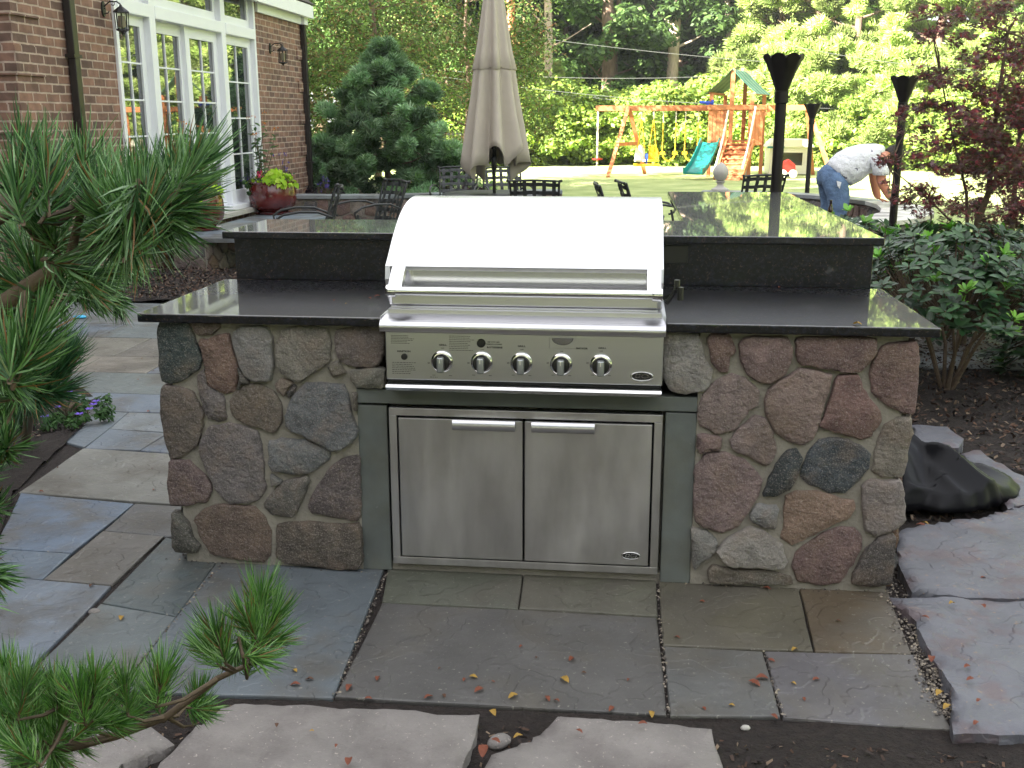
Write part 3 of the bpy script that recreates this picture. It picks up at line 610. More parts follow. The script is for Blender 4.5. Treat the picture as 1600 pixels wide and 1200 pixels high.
RS = [((148,142,136),[(40,50),(100,50),(175,60),(205,170),(238,220),(225,280),(190,312),(130,322),(40,308),(14,250),(14,60)]),
((128,92,88),[(205,80),(225,60),(310,60),(335,145),(310,160),(295,232),(260,220),(225,175)]),
((130,98,94),[(345,100),(370,70),(560,70),(580,120),(575,190),(545,240),(490,275),(430,270),(375,230),(350,170)]),
((126,92,86),[(590,80),(640,70),(950,72),(950,140),(880,220),(840,230),(730,215),(600,190)]),
((134,96,88),[(980,100),(1130,80),(1128,250),(1110,415),(1050,400),(985,370),(930,320),(910,240),(925,190)]),
((136,112,106),[(165,420),(185,330),(240,260),(320,228),(390,255),(440,310),(435,360),(390,400),(330,480),(255,500),(180,465)]),
((142,114,102),[(455,350),(480,290),(600,210),(690,210),(755,240),(735,310),(680,510),(620,545),(560,530),(500,480),(465,410)]),
((132,92,84),[(695,455),(745,345),(770,240),(870,228),(890,300),(960,390),(975,435),(930,500),(870,520),(800,500),(700,465)]),
((124,94,92),[(162,500),(190,488),(270,510),(270,565),(180,582),(162,560)]),
((136,114,108),[(302,520),(345,470),(410,408),(470,430),(500,500),(515,570),(500,610),(460,635),(400,600),(330,570),(308,545)]),
((58,66,68),[(445,765),(480,680),(510,620),(560,562),(600,560),(625,600),(600,690),(560,740),(500,768)]),
((70,80,88),[(610,680),(645,570),(700,515),(790,508),(890,545),(922,590),(920,640),(870,700),(800,758),(730,750),(640,710)]),
((134,124,106),[(985,450),(1040,420),(1100,420),(1105,500),(1085,560),(1070,680),(975,685),(925,665),(940,560),(965,490)]),
((132,104,100),[(150,640),(200,580),(280,572),(370,600),(430,660),(455,700),(430,780),(350,890),(280,928),(200,905),(148,870)]),
((150,116,88),[(545,770),(600,740),(700,745),(800,780),(850,778),(860,810),(830,860),(740,900),(580,985),(530,950),(540,860)]),
((146,132,126),[(880,730),(900,695),(1060,695),(1070,760),(1072,885),(1000,925),(940,942),(895,915),(880,830)]),
((128,128,126),[(392,850),(430,800),(520,810),(515,905),(460,905),(395,880)]), ((124,122,114),[(140,895),(220,920),(255,960),(250,1010),(190,1050),(145,1085),(135,1000)]),
((150,142,132),[(245,1015),(290,950),(390,898),(460,915),(530,970),(562,1050),(545,1080),(480,1085),(300,1065)]),
((124,90,84),[(575,1060),(590,1010),(700,930),(790,900),(850,900),(885,940),(880,1000),(840,1070),(790,1140),(720,1158),(600,1140)]),
((110,102,86),[(210,1090),(230,1065),(340,1085),(480,1090),(570,1110),(590,1150),(400,1155),(215,1140)]),
((92,84,80),[(845,1100),(890,1000),(960,940),(1025,930),(1025,1000),(1015,1150),(900,1160),(830,1145)])]
for conv, lst in ((LZ, LS), (RZ, RS)):
    vn = MB()
    for c, pts in lst: stone(vn, roughen(chaikin(conv(pts)), .0034, .02), frF, random.uniform(.022, .034), jc(greyed(lin(*c, STK)), .03))
    vn.build('stone_veneer', M['stone'], isl, auto=40)
for a_, b_, H_, fr_ in ((0, .78, HC, lambda s, h, o: (-1.235-o, .8-s, h)), (0, .78, HC, lambda s, h, o: (1.235+o, s, h)), (0, 1.9, HB, lambda s, h, o: (1.2+o, 1.2+s, h)), (0, 1.8, HB, lambda s, h, o: (.6-s, 1.2+o, h))):
    vn = MB(); veneer(vn, a_, b_, 0, H_-.04, fr_, size=.18, th=.03); vn.build('stone_veneer', M['stone'], isl)
def gslab(name, poly, z0, z1, bevel=.006):
    mb = MB(); mb.prism([(x, y, z0) for x, y in poly], (0,0,z1-z0)); return mb.build(name, M['granite'], isl, bevel=bevel, seg=3)
gslab('countertop', [(-1.320,-.06),(-.464,-.06),(-.464,.742),(-1.318,.742)], HC-.03, HC); gslab('countertop', [(.464,-.06),(1.320,-.06),(1.318,.742),(.464,.742)], HC-.03, HC)
gslab('backsplash', [(-1.2687,.745),(1.275,.745),(1.275,.775),(-1.2687,.775)], HC-.0, HB-.031, .002)
gslab('bar_top', [(-1.302,.70),(1.305,.70),(1.305,3.28),(.5746,3.28),(.5746,1.33),(-1.302,1.25)], HB-.030, HB)
ob = MB(); ob.box((.475,.735,1.013),(.57,.7445,1.083)); o_ = ob.build('outlet_cover', M['black_plastic'], isl, bevel=.003)
tr = MB(); tr.box((-.578,-.012,.0),(-.475,.045,.609)); tr.build('jamb', M['trimstone'], isl, bevel=.003)
tr = MB(); tr.box((.475,-.012,-.0),(.577,.045,.612)); tr.build('jamb', M['trimstone'], isl, bevel=.003)
tr = MB(); tr.box((-.578,-.016,.618),(.577,.045,.668)); tr.build('lintel', M['trimstone'], isl, bevel=.003)
tr = MB(); tr.box((-.474,.0,-.02),(.474,.045,.03)); tr.build('threshold', M['mortar'], isl)

# ------------------------------------------------------------------ writing
def text_mesh(s, size, loc, parent, m='print', name='lettering', rot=(PI/2, 0, 0), ext=.0004, bold=0, shear=0, center=True, sx=1.):
    cu = bpy.data.curves.new('t', 'FONT'); cu.body = s; cu.size = size; cu.extrude = ext; cu.offset = bold; cu.shear = shear; cu.resolution_u = 2
    if center: cu.align_x = 'CENTER'; cu.align_y = 'CENTER'
    o = bpy.data.objects.new('t', cu); COL.objects.link(o); bpy.context.view_layer.update()
    me = bpy.data.meshes.new_from_object(o.evaluated_get(bpy.context.evaluated_depsgraph_get())); bpy.data.objects.remove(o)
    mt = Matrix.Translation(Vector(loc)-worldloc(parent)) @ Matrix.Rotation(rot[0], 4, 'X') @ Matrix.Diagonal((sx, 1, 1, 1)); me.transform(mt); me.name = name
    me.materials.clear(); return link(name, me, M[m], parent)
def badge(parent, x, y, z, w, tilt=PI/2):
    mb = MB(); N_ = 36; yv = Vector((0, -1, 0))
    def el(a, b_, d): return [(x+a*math.cos(2*PI*i/N_), y-d, z+b_*math.sin(2*PI*i/N_)) for i in range(N_)]
    h = w*.42; r = MB()
    A = el(w/2, h/2, 0); B = el(w/2, h/2, .003); C_ = el(w/2*.93, h/2*.88, .0042); D = el(w/2*.90, h/2*.82, .003)
    r.add(A+B+C_+D, [(k*N_+i, k*N_+(i+1) % N_, (k+1)*N_+(i+1) % N_, (k+1)*N_+i) for k in range(3) for i in range(N_)])
    o = r.build('badge', M['steel_bright'], parent, smooth=True)
    p = MB(); p.prism(el(w/2*.91, h/2*.84, .0), (0,-.0032,0)); p.build('badge_face', M['black_plastic'], o)
    text_mesh('DCS', h*.62, (x, y-.0036, z+h*.03), o, 'steel_bright', 'lettering', (tilt,0,0), .0006, .0004, .25, sx=1.35)
    u_ = MB(); u_.box((x-w*.25,y-.0042,z-h*.30),(x+w*.25,y-.0032,z-h*.25)); u_.build('rule', M['steel_bright'], o)
    return o

# ------------------------------------------------------------------ access doors
ad_ = empty('access_doors', (0, -.01, .03), 'pair of stained stainless steel storage doors below the grill', 'access doors')
W_ = .465; ZT_, ZB_ = .607, .033
f = MB(); f.box((-W_,-.026,ZT_-.027),(W_,.02,ZT_)); f.box((-W_,-.026,ZB_),(W_,.02,ZB_+.027)); f.box((-W_,-.026,ZB_+.027),(-W_+.027,.02,ZT_-.027)); f.box((W_-.027,-.026,ZB_+.027),(W_,.02,ZT_-.027))
f.build('frame', M['steel_door'], ad_, bevel=.002)
f = MB(); f.box((-W_+.02,.0,ZB_+.02),(W_-.02,.018,ZT_-.02)); f.build('recess', M['gap_shade'], ad_)
for x0, x1, hx0, hx1 in ((-.431,-.0035,-.241,-.027), (.0035,.431,.028,.240)):
    d = MB(); d.box((x0,-.032,.066),(x1,-.006,.5735)); do = d.build('door', M['steel_door'], ad_, bevel=.003)
    h_ = MB(); pr_ = [(-.032,.576),(-.05,.577),(-.056,.570),(-.0585,.558),(-.056,.546),(-.050,.541),(-.032,.541)]
    n = len(pr_); h_.add([(xx, y_, z_) for xx in (hx0, hx1) for y_, z_ in pr_], [tuple(range(n)), tuple(range(n, 2*n))[::-1]]+[(i, n+i, n+(i+1) % n, (i+1) % n) for i in range(n)])
    h_.build('handle', M['steel'], do, auto=50)
badge(ad_, .372, -.0322, .103, .064)

# ------------------------------------------------------------------ grill
gr = empty('built_in_grill', (0, .25, .9), 'stainless built in gas grill with a domed hood and five knobs', 'grill')
G = .459
body = MB(); body.box((-.45,-.05,.68),(.45,.69,.955)); body.build('fire_box', M['steel'], gr, bevel=.003)
# hood: outer curved sheet swept between two end caps
prof = [(-.02,1.092),(.03,1.124),(.09,1.166),(.165,1.210),(.23,1.240),(.30,1.262),(.37,1.276),(.45,1.284),(.53,1.284),(.60,1.272),(.645,1.24),(.66,1.19),(.66,.955)]
def spl(P, k=4):
    o = []
    for i in range(len(P)-1):
        p0, p1, p2, p3 = P[max(0, i-1)], P[i], P[i+1], P[min(len(P)-1, i+2)]
        for j in range(k):
            t = j/k; o.append(tuple(.5*((2*b_)+(c_-a_)*t+(2*a_-5*b_+4*c_-d_)*t*t+(3*b_-a_-3*c_+d_)*t**3) for a_, b_, c_, d_ in zip(p0, p1, p2, p3)))
    return o+[P[-1]]
pp = spl(prof); HL, HR = -.462, .452
hd = MB(); n = len(pp)
outer = [(x, y_, z_) for x in (HL, HR) for y_, z_ in pp]; inner = [(x, y_+.004, z_-.012) for x in (HL, HR) for y_, z_ in pp]
hd.add(outer, [(i, i+1, n+i+1, n+i) for i in range(n-1)])
hd.add([(HL,-.02,1.092),(HR,-.02,1.092),(HR,-.018,1.078),(HL,-.018,1.078),(HL,.0,1.078),(HR,.0,1.078)], [(0,1,2,3),(3,2,5,4)])
hd.build('hood', M['steel_hood'], gr, auto=60, fix=True)
for sx_, xx in ((-1, HL), (1, HR)):
    c_ = MB(); poly = [(xx, y_, z_-.001) for y_, z_ in pp]+[(xx, .03, .955), (xx, .0, .985), (xx, -.02, 1.02), (xx, -.03, 1.05)]
    c_.prism(poly, (-sx_*.016, 0, 0)); c_.build('hood_end', M['steel_hood'], gr)
    # curved bracket running down from the hood edge to the handle
    e = MB(); P0 = [(-.02,1.092),(-.05,1.075),(-.08,1.05),(-.105,1.025),(-.112,1.012),(-.09,1.008),(-.055,1.03),(-.03,1.055),(-.012,1.075)]
    hx_ = -.438 if sx_ < 0 else .444; q = [(hx_, a, b_) for a, b_ in P0]; e.prism(q, (-sx_*.045, 0, 0)); e.build('handle_bracket', M['steel_hood'], gr, bevel=.002)
    k_ = MB(); k_.lathe([(.019,0),(.021,.004),(.021,.028),(.019,.032)], (hx_-.004 if sx_ < 0 else hx_-.028, -.1, 1.022), 16, axis='x'); k_.build('handle_end', M['steel_bright'], gr, auto=40)
hb_ = MB(); hb_.tube([(-.436,-.1,1.022),(.442,-.1,1.022)], .0145, 20); hb_.build('handle', M['steel_bright'], gr, auto=50)
wn = MB(); wn.box((HL+.016,.012,.948),(HR-.016,.02,1.09)); wn.build('hood_front', M['steel'], gr)
wn = MB(); wn.box((-.42,.006,1.02),(.42,.0118,1.088)); wn.build('hood_window', M['steel_bright'], gr, bevel=.002)
for a_, b_ in ((HL+.017,-.4205),(.4205,HR-.017)): wn = MB(); wn.box((a_,.004,1.02),(b_,.0118,1.0885)); wn.build('side_shade', M['gap_shade'], gr)  # dark boxes standing for the shaded pockets behind the handle brackets
wn = MB(); wn.box((HL+.0165,-.012,.962),(HR-.0165,.0118,1.006)); wn.build('hood_lip', M['steel'], gr, bevel=.003)
wn = MB(); wn.box((-.445,-.035,.945),(.437,.01,.961)); wn.build('hood_rail', M['steel'], gr, bevel=.003)
# bull-nosed shelf above the panel
sh = MB(); q = [(.03,.9365),(.0,.9400),(-.06,.9385),(-.105,.934),(-.125,.928),(-.136,.918),(-.138,.908),(-.134,.894),(-.12,.8925),(.0,.8925),(.03,.9)]
n = len(q); sh.add([(x, a, b_) for x in (-.461, .461) for a, b_ in q], [tuple(range(n)), tuple(range(n, 2*n))[::-1]]+[(i, n+i, n+(i+1) % n, (i+1) % n) for i in range(n)]); sh.build('shelf', M['steel'], gr, auto=40)
for sx_ in (-1, 1):
    w_ = MB(); w_.prism([(sx_*.461,-.12,.936),(sx_*.452,.02,.937),(sx_*.452,.6,.937),(sx_*.466,.6,.937),(sx_*.464,-.04,.937)] if sx_ > 0 else [(-.461,-.12,.936),(-.464,-.04,.937),(-.466,.6,.937),(-.452,.6,.937),(-.452,.02,.937)], (0,0,.004)); w_.build('side_flange', M['steel_hood'], gr)
pn = MB(); PY = -.085
pn.box((-.455,PY,.722),(.457,-.0,.884)); pn.build('control_panel', M['steel'], gr, bevel=.003); panel = gr.children[-1]
for i, px in enumerate(list(range(640, 830, 30))+[853,868,884,900,935,966,997]): vx = ay(px, 521, PY)[0]; vt = MB(); vt.box((vx-.0065,PY-.004,.8855),(vx+.0065,PY+.01,.8905)); vt.build('vent_slot', M['gap_shade'], gr)
gp = MB(); gp.box((-.452,PY+.006,.7125),(.452,-.0,.7215)); gp.build('gap', M['gap_shade'], gr)
dt = MB(); q = [(-.02,.712),(-.09,.712),(-.104,.708),(-.108,.700),(-.104,.690),(-.096,.6855),(-.02,.6855)]
n = len(q); dt.add([(x, a, b_) for x in (-.453, .455) for a, b_ in q], [tuple(range(n)), tuple(range(n, 2*n))[::-1]]+[(i, n+i, n+(i+1) % n, (i+1) % n) for i in range(n)]); dt.build('drip_tray', M['steel_bright'], gr, auto=40)
KX = [ay(px, 566, PY)[0] for px in (691,753,815,877,939)]; KZ = .788
for i, kx in enumerate(KX):
    b_ = MB(); b_.lathe([(.0345,0),(.036,.002),(.036,.006),(.031,.010),(.029,.0105)], (kx, PY, KZ), 40, axis='y'); bz = b_.build('knob', M['steel_bright'], panel, auto=40)
    k_ = MB(); k_.lathe([(.028,.009),(.0275,.026),(.0255,.029),(.02,.030)], (kx, PY, KZ-.001), 32, axis='y'); k_.build('knob_face', M['black_plastic'], bz, auto=40)
    gpm = MB(); gpm.box((kx-.0115,PY-.050,KZ-.030),(kx+.0115,PY-.02,KZ+.022)); gg = gpm.build('grip', M['knob_grey'], bz, bevel=.007, seg=4); gg.data.polygons.foreach_set('use_smooth', [True]*len(gg.data.polygons))
    mk = MB(); mk.box((kx-.001,PY-.0506,KZ+.004),(kx+.001,PY-.0498,KZ+.018)); mk.build('pointer', M['toy_white'], bz)
pm = []
def lab(s, px, py, size=.0078, bold=.0003, sx=1.3):
    q = ay(px, py, PY); text_mesh(s, size, (q[0], PY-.0007, q[2]), panel, 'print', 'lettering', (PI/2,0,0), .0003, bold, 0, sx=sx)
for px, py in ((692,539),(815,541),(941,544)): lab('GRILL', px, py)
lab('IGNITION', 631, 549); lab('ROTISSERIE', 773, 543); lab('SMOKER', 909, 544.5)
for i, px in enumerate((691,753,815,877,939)): lab('OFF', px+.5, 544+i*1.2+ (1.5 if i in (1,3) else 0), .0048, .0001)
def plab(s, px, py): lab(s, px, py, .0052, .0002, 1.1)
plab('USE 10 TO 16IN', 771, 534.5); plab('WRENCH LOCKING', 772, 538)
lp = MB(); r_ = random.Random(3)
def lines(px0, px1, py0, py1, rows):
    for i in range(rows):
        py = py0+(py1-py0)*i/max(1, rows-1); a = ay(px0, py, PY); c = ay(px1, py, PY); x = a[0]; end = a[0]+(c[0]-a[0])*r_.uniform(.6, 1)
        while x < end:
            wv = r_.uniform(.003, .009); lp.box((x,PY-.0008,a[2]-.0008),(min(x+wv, end+.002),PY+.001,a[2]+.0008)); x += wv+.0022
for q_ in ((611,648,524,536,6),(613,649,566,583,7),(702,745,525,547,9),(672,690,589,589,1)): lp = MB(); lines(*q_); lp.build('fine_print', M['print'], panel)
for px in (691,753,815,877,939):
    for dx, dy in ((-13,20),(13,21)):
        lp = MB(); q = ay(px+dx, 566+dy, PY); lp.box((q[0]-.005,PY-.0008,q[2]-.0007),(q[0]+.005,PY+.001,q[2]+.0007)); lp.build('dial_mark', M['print'], panel)
    lp = MB(); q = ay(px-21, 567, PY); lp.box((q[0]-.004,PY-.0008,q[2]+.001),(q[0]+.004,PY+.001,q[2]+.0024)); lp.box((q[0]-.004,PY-.0008,q[2]-.003),(q[0]+.004,PY+.001,q[2]-.0016)); lp.build('dial_mark', M['print'], panel)
for px, py, r in ((632,557,.0105),(752,536,.0145)):
    q = ay(px, py, PY); k_ = MB(); k_.lathe([(r,0),(r,.007),(r*.85,.010),(r*.5,.0105)], (q[0], PY, q[2]), 24, axis='y'); k_.build('button', M['black_plastic'], panel, auto=40)
q0 = ay(858, 527, PY); q1 = ay(900, 545, PY)
sm = MB(); sm.box((q0[0],PY-.003,q1[2]),(q1[0],PY+.002,q0[2])); sk = sm.build('smoker_lid', M['steel'], panel, bevel=.002)
cxs = (q0[0]+q1[0])/2; zz = q0[2]-.001; tn = MB()
arc = [(cxs+.034*math.cos(t), PY-.0036, zz-.022*math.sin(t)) for t in [PI*i/14 for i in range(15)]]; tn.prism(arc, (0,-.002,0)); tn.build('finger_pull', M['steel_bright'], sk)
tn = MB(); tn.tube([(x, PY-.004, z_) for x, _, z_ in arc], .0016, 6); tn.build('pull_edge', M['black_plastic'], sk)
badge(gr, *ay(1003, 588, PY-.0005), .074)
# rotisserie bracket at the right side
rb = MB(); rb.bar((.458,.06,.985),(.485,.04,1.0),.012,.012); rb.tube([(.466,.02,.975),(.484,.01,1.005),(.497,.0,1.035)], .007, 8); rb.tube([(.497,.0,1.035),(.497,.0,1.056)], .0095, 10); rb.tube([(.508,-.01,.992),(.508,-.01,1.034)], .0105, 12); rb.bar((.49,0,1.02),(.508,-.01,1.02),.012,.01)
rb.build('spit_bracket', M['black_plastic'], gr, auto=40)

# ------------------------------------------------------------------ plants: generators
leaf_v = [(-.5,0,0),(-.15,-.2,.05),(.25,-.17,.04),(.5,0,-.04),(.25,.17,.04),(-.15,.2,.05),(-.12,0,0),(.25,0,-.01)]
leaf_f = [(0,1,6),(1,2,7,6),(2,3,7),(0,6,5),(6,7,4,5),(7,3,4)]
quad_v = [(-.5,0,0),(0,-.34,.08),(.5,0,0),(0,.34,.08)]; quad_f = [(0,1,2),(0,2,3)]
star_v = [(-.1,0,0)]; _t = []
for i in range(5):
    a = (i-2)*.62; star_v += [(.16*math.cos(a-.31),.16*math.sin(a-.31),0),((.62-.07*abs(i-2))*math.cos(a),(.62-.07*abs(i-2))*math.sin(a),-.06)]
star_v += [(.16*math.cos(1.55),.16*math.sin(1.55),0)]; star_f = [(0,1+2*i,2+2*i,3+2*i) for i in range(5)]
def limbs(mb, base, top, r, n, spread, rise=.35, start=.3, rnd=random, sub=2):
    """tapered trunk with n limbs; returns limb tips"""
    base = Vector(base); top = Vector(top); H = (top-base).length; pts = [base.lerp(top, t)+Vector((rnd.uniform(-1,1),rnd.uniform(-1,1),0))*H*.012*(0 if t in (0,) else 1) for t in [i/7 for i in range(8)]]
    mb.tube(pts, [r*(1.35 if i == 0 else 1)*(1-.11*i) for i in range(8)], 9); tips = []
    for i in range(n):
        t = start+(1-start)*(i+.5)/n; p = pts[0].lerp(pts[-1], t); an = i*2.4+rnd.uniform(-.4,.4); L = spread*rnd.uniform(.6,1)*(1-.55*(t-start)/(1-start))
        q = p+Vector((math.cos(an)*L, math.sin(an)*L, L*rise*rnd.uniform(.6,1.4))); m_ = p.lerp(q, .5)+Vector((0,0,-L*.06)); rr = r*(1-t*.8)*.42
        mb.tube([p, m_, q], [rr, rr*.65, rr*.25], 6); tips.append((q, L))
        for k in range(sub):
            s_ = p.lerp(q, rnd.uniform(.35,.8)); e = s_+Vector((rnd.uniform(-1,1),rnd.uniform(-1,1),rnd.uniform(0,.8)))*L*.4; mb.tube([s_, e], [rr*.4, rr*.15], 5); tips.append((e, L*.6))
    return tips
def clumps(centers, radii, n, flat=.7, shell=.5):
    """n points gathered in uneven clumps"""
    C_ = np.array(centers); R_ = np.array(radii); wgt = R_**2; idx = rng.choice(len(C_), n, p=wgt/wgt.sum()); d = rdir(n); rr = R_[idx]*(rng.random(n)**shell)
    d[:, 2] *= flat; return C_[idx]+d*rr[:, None], d, idx
def tree(name, loc, H, R, cols, n=16000, leaf=.2, kind='round', trunk_r=.22, label='', cat='tree', group=None, bark='bark', m='foliage', start=.3, nl=13, lean=(0,0), clump=.34, tmpl=None, low=None, cn=90):
    o = empty(name, loc, label, cat, group); mb = MB(); b0 = Vector(loc); top = b0+Vector((lean[0], lean[1], H*.92))
    tips = limbs(mb, b0+Vector((0,0,-.15)), top, trunk_r, nl, R*.8, start=start); mb.build('trunk', M[bark], o, auto=60)
    cs, rs = [], []
    zlow = H*(low if low is not None else start)
    for i in range(cn):
        if kind == 'round':
            u = random.random(); z = zlow+(H-zlow)*u; k = math.sqrt(max(0, 1-(2*(u**.8)-1)**2)); a = random.uniform(0, 2*PI); r_ = R*k*random.uniform(.35,1)
        elif kind == 'cone':
            u = random.random()**1.3; z = zlow+(H-zlow)*u; a = random.uniform(0, 2*PI); r_ = R*(1-u)*random.uniform(.5,1.0)+.05
        elif kind == 'spire':
            u = random.random()**1.2; z = zlow+(H-zlow)*u; a = random.uniform(0, 2*PI); r_ = R*min(1, (1-u)*1.5)**.8*random.uniform(.35,1.05); u = u*.75
        elif kind == 'column':
            u = random.random(); z = zlow+(H-zlow)*u; a = random.uniform(0, 2*PI); r_ = R*random.uniform(.3,1)*(1 if u < .7 else (1-u)/.3)
        cs.append((b0.x+lean[0]*z/H+r_*math.cos(a), b0.y+lean[1]*z/H+r_*math.sin(a), b0.z+z)); rs.append(R*clump*random.uniform(.5,1.15)*(1 if kind == 'round' else .55+.45*(1-u)))
    P, d, idx = clumps(cs, rs, n, .6)
    tone = rng.uniform(.45, 1.4, len(cs)); c = mixcols(n, cols, .22)*tone[idx][:, None]
    Nn = d*.6+np.array([0,0,.8])+rng.normal(size=(n,3))*.5
    tv, tf = tmpl or (quad_v, quad_f)
    scatter('crown', tv, tf, P, rdir(n) if tmpl is TUFT else Nn, (d*[1,1,.5]+[0,0,.35]+rng.normal(size=(n,3))*.3) if tmpl is TUFT else rdir(n)+np.array([0,0,-.3]), leaf*rng.uniform(.55,1.35,n), c, M[m], o)
    return o
tuft_v = []; tuft_f = []
for i in range(7):      # a spray of pine needles: thin blades fanned round the twig end
    a = i/7*2*PI; cx_, sx_ = math.cos(a)*.38, math.sin(a)*.38; k = len(tuft_v)
    tuft_v += [(-.4,cx_*.1-.02*math.sin(a),sx_*.1+.02*math.cos(a)),(-.4,cx_*.1+.02*math.sin(a),sx_*.1-.02*math.cos(a)),(.1,cx_*.8+.06*math.sin(a),sx_*.8-.06*math.cos(a)),(.5,cx_,sx_),(.1,cx_*.8-.06*math.sin(a),sx_*.8+.06*math.cos(a))]
    tuft_f.append((k,k+1,k+2,k+3,k+4))
TUFT = (tuft_v, tuft_f)

# ------------------------------------------------------------------ far trees
G1 = [lin(146,172,88), lin(126,156,76), lin(172,194,104)]; G2 = [lin(100,132,70), lin(116,146,80), lin(84,112,66)]; GP = [lin(176,196,112), lin(154,180,96), lin(196,210,132)]; GB = [lin(70,100,72), lin(86,114,80)]; GY = [lin(150,168,66), lin(128,150,58)]
protoA = tree('broadleaf_tree', tuple(ad(905, 250, 50)*[1,1,0]), 15, 4.6, G1+G2, 17000, .34, 'round', .26, 'tall broadleaf tree in the wood behind the play set', 'tree', 'broadleaf trees at the back of the lawn', start=.22, cn=80, clump=.27)
protoB = tree('dark_tree', tuple(ad(1010, 250, 47)*[1,1,0]), 14, 4.0, G2, 15000, .32, 'round', .24, 'dark green broadleaf tree in the wood behind the play set', 'tree', 'dark trees at the back of the lawn', start=.2, cn=70, clump=.27)
protoP = tree('white_pine', tuple(ad(1262, 250, 38)*[1,1,0]), 11.5, 3.3, GP, 30000, .30, 'cone', .2, 'sunlit pale green pine at the right of the lawn', 'pine tree', 'sunlit pines right of the play set', start=.08, nl=26, clump=.16, tmpl=TUFT, cn=300)
protoS = tree('hedge_shrub', tuple(ad(960, 250, 38)*[1,1,0]), 2.4, 1.6, G1+GY, 7000, .15, 'round', .05, 'leafy green shrub in the border behind the lawn', 'shrub', 'shrubs along the back border', start=.05, nl=9, clump=.36, cn=40, low=.02)
for px, D, sc in ((800,56,1.1),(850,62,1.2),(950,60,1.15),(1060,58,1.1),(1130,54,1.1),(760,50,.95),(690,52,1.1),(640,46,1),(1000,66,1.1),(1180,62,1.2),(1260,66,1.25),(1370,64,1.2),(1480,62,1.2),(1580,60,1.1),(570,48,1.0),(500,44,1),(1700,50,1),(1800,44,1)):
    q = ad(px, 250, D); copy_tree(protoA, loc=(q[0],q[1],0), rz=random.uniform(0,6), scale=sc)
for px, D, sc in ((830,50,1),(880,46,.8),(1060,45,.85),(1120,48,1),(1030,52,1.1),(720,46,.9),(1180,50,1.0),(960,44,.75),(540,38,.8),(600,36,.75)):
    q = ad(px, 250, D); copy_tree(protoB, loc=(q[0],q[1],0), rz=random.uniform(0,6), scale=sc)
for px, D, sc in ((1210,42,1.0),(1330,36,.95),(1395,40,1.05),(1450,34,.9),(1530,37,1.0),(1600,33,.9),(1670,30,.85),(1760,27,.8),(1180,45,.9),(1880,24,.8),(2050,20,.75)):
    q = ad(px, 250, D); copy_tree(protoP, loc=(q[0],q[1],0), rz=random.uniform(0,6), scale=sc)
for i in range(18):     # the wood goes on round the right side of the lawn
    a = math.radians(58-i*7.5); q = (CAM[0]+math.sin(a+PI/3)*26, CAM[1]+math.cos(a+PI/3)*26)
    if q[1] < 18 and q[0] > 8: copy_tree(random.choice([protoA, protoP]), loc=(q[0],q[1],0), rz=random.uniform(0,6), scale=random.uniform(.7,.9))
for px, D, sc in ((700,38,.75),(760,39,.7),(830,40,.62),(870,39,.5)):
    q = ad(px, 250, D); copy_tree(protoP, loc=(q[0],q[1],0), rz=random.uniform(0,6), scale=(sc*.8,sc*.8,sc*.62), label='small young pine in the border left of the play set', group='young pines left of the play set')
for px, D, sc in ((820,37,1.1),(850,37.5,.9),(880,38,1.15),(915,38,1.0),(1000,38,1.05),(1040,37,1.1),(1075,38,1),(1110,38,1.2),(1160,38,1.1),(1205,37,1.1),(1240,37,.9),(1290,36,1.0),(1340,34,.95),(1400,34,1.0),(1460,33,1.1),(1510,32,1.1),(1570,31,1.1),(1640,30,1.1),(770,38,1.1),(720,37,1.0),(680,36,1.0)):
    q = ad(px, 250, D); copy_tree(protoS, loc=(q[0],q[1],0), rz=random.uniform(0,6), scale=sc)
# bare trunks in front of the wood
for px0, py0, px1, py1, D, r, bk, lb in ((797,235,798,-60,40,.17,'cedar','slim orange brown trunk just right of the umbrella'),(853,215,856,-60,41,.16,'bark_pale','pale sunlit trunk between umbrella and play set'),(948,165,951,-60,42,.26,'bark','thick grey trunk behind the swing beam'),(1052,165,1056,-60,42,.22,'bark_pale','pale trunk behind the beam near the play tower'),(1010,165,985,-60,44,.14,'bark','thin leaning dark trunk behind the swings'),(1030,168,1022,-60,45,.12,'bark','dark forked trunk left of the pale trunk'),(1150,90,1130,-60,43,.12,'bark_pale','thin pale leaning trunk above the play tower'),(1175,60,1180,-60,45,.2,'bark_pale','upper forked trunk right of the play tower')):
    g0 = ad(px0, py0, D); g1 = ad(px1, py1, D); o = empty('bare_trunk', (g0[0]+(g0[0]-g1[0])*.2, g0[1], 0), lb, 'tree trunk'); mb = MB()
    p0 = Vector((g0[0]+(g0[0]-g1[0])*.2, g0[1], -.1)); p1 = Vector((g1[0], g1[1], g1[2]+2)); mb.tube([p0.lerp(p1, t)+Vector((math.sin(t*7+px0)*.06,0,0)) for t in [i/8 for i in range(9)]], [r*(1.25-.5*i/8) for i in range(9)], 12)
    mb.build('trunk', M[bk], o, auto=60); mb = MB()
    for k in range(6): t = .45+.09*k; s_ = p0.lerp(p1, t); a = k*2.2; mb.tube([s_, s_+Vector((math.cos(a)*.8, math.sin(a)*.5, .35)), s_+Vector((math.cos(a)*1.7, math.sin(a), .9))], [r*.25, r*.16, .01], 6)
    mb.build('branches', M[bk], o)
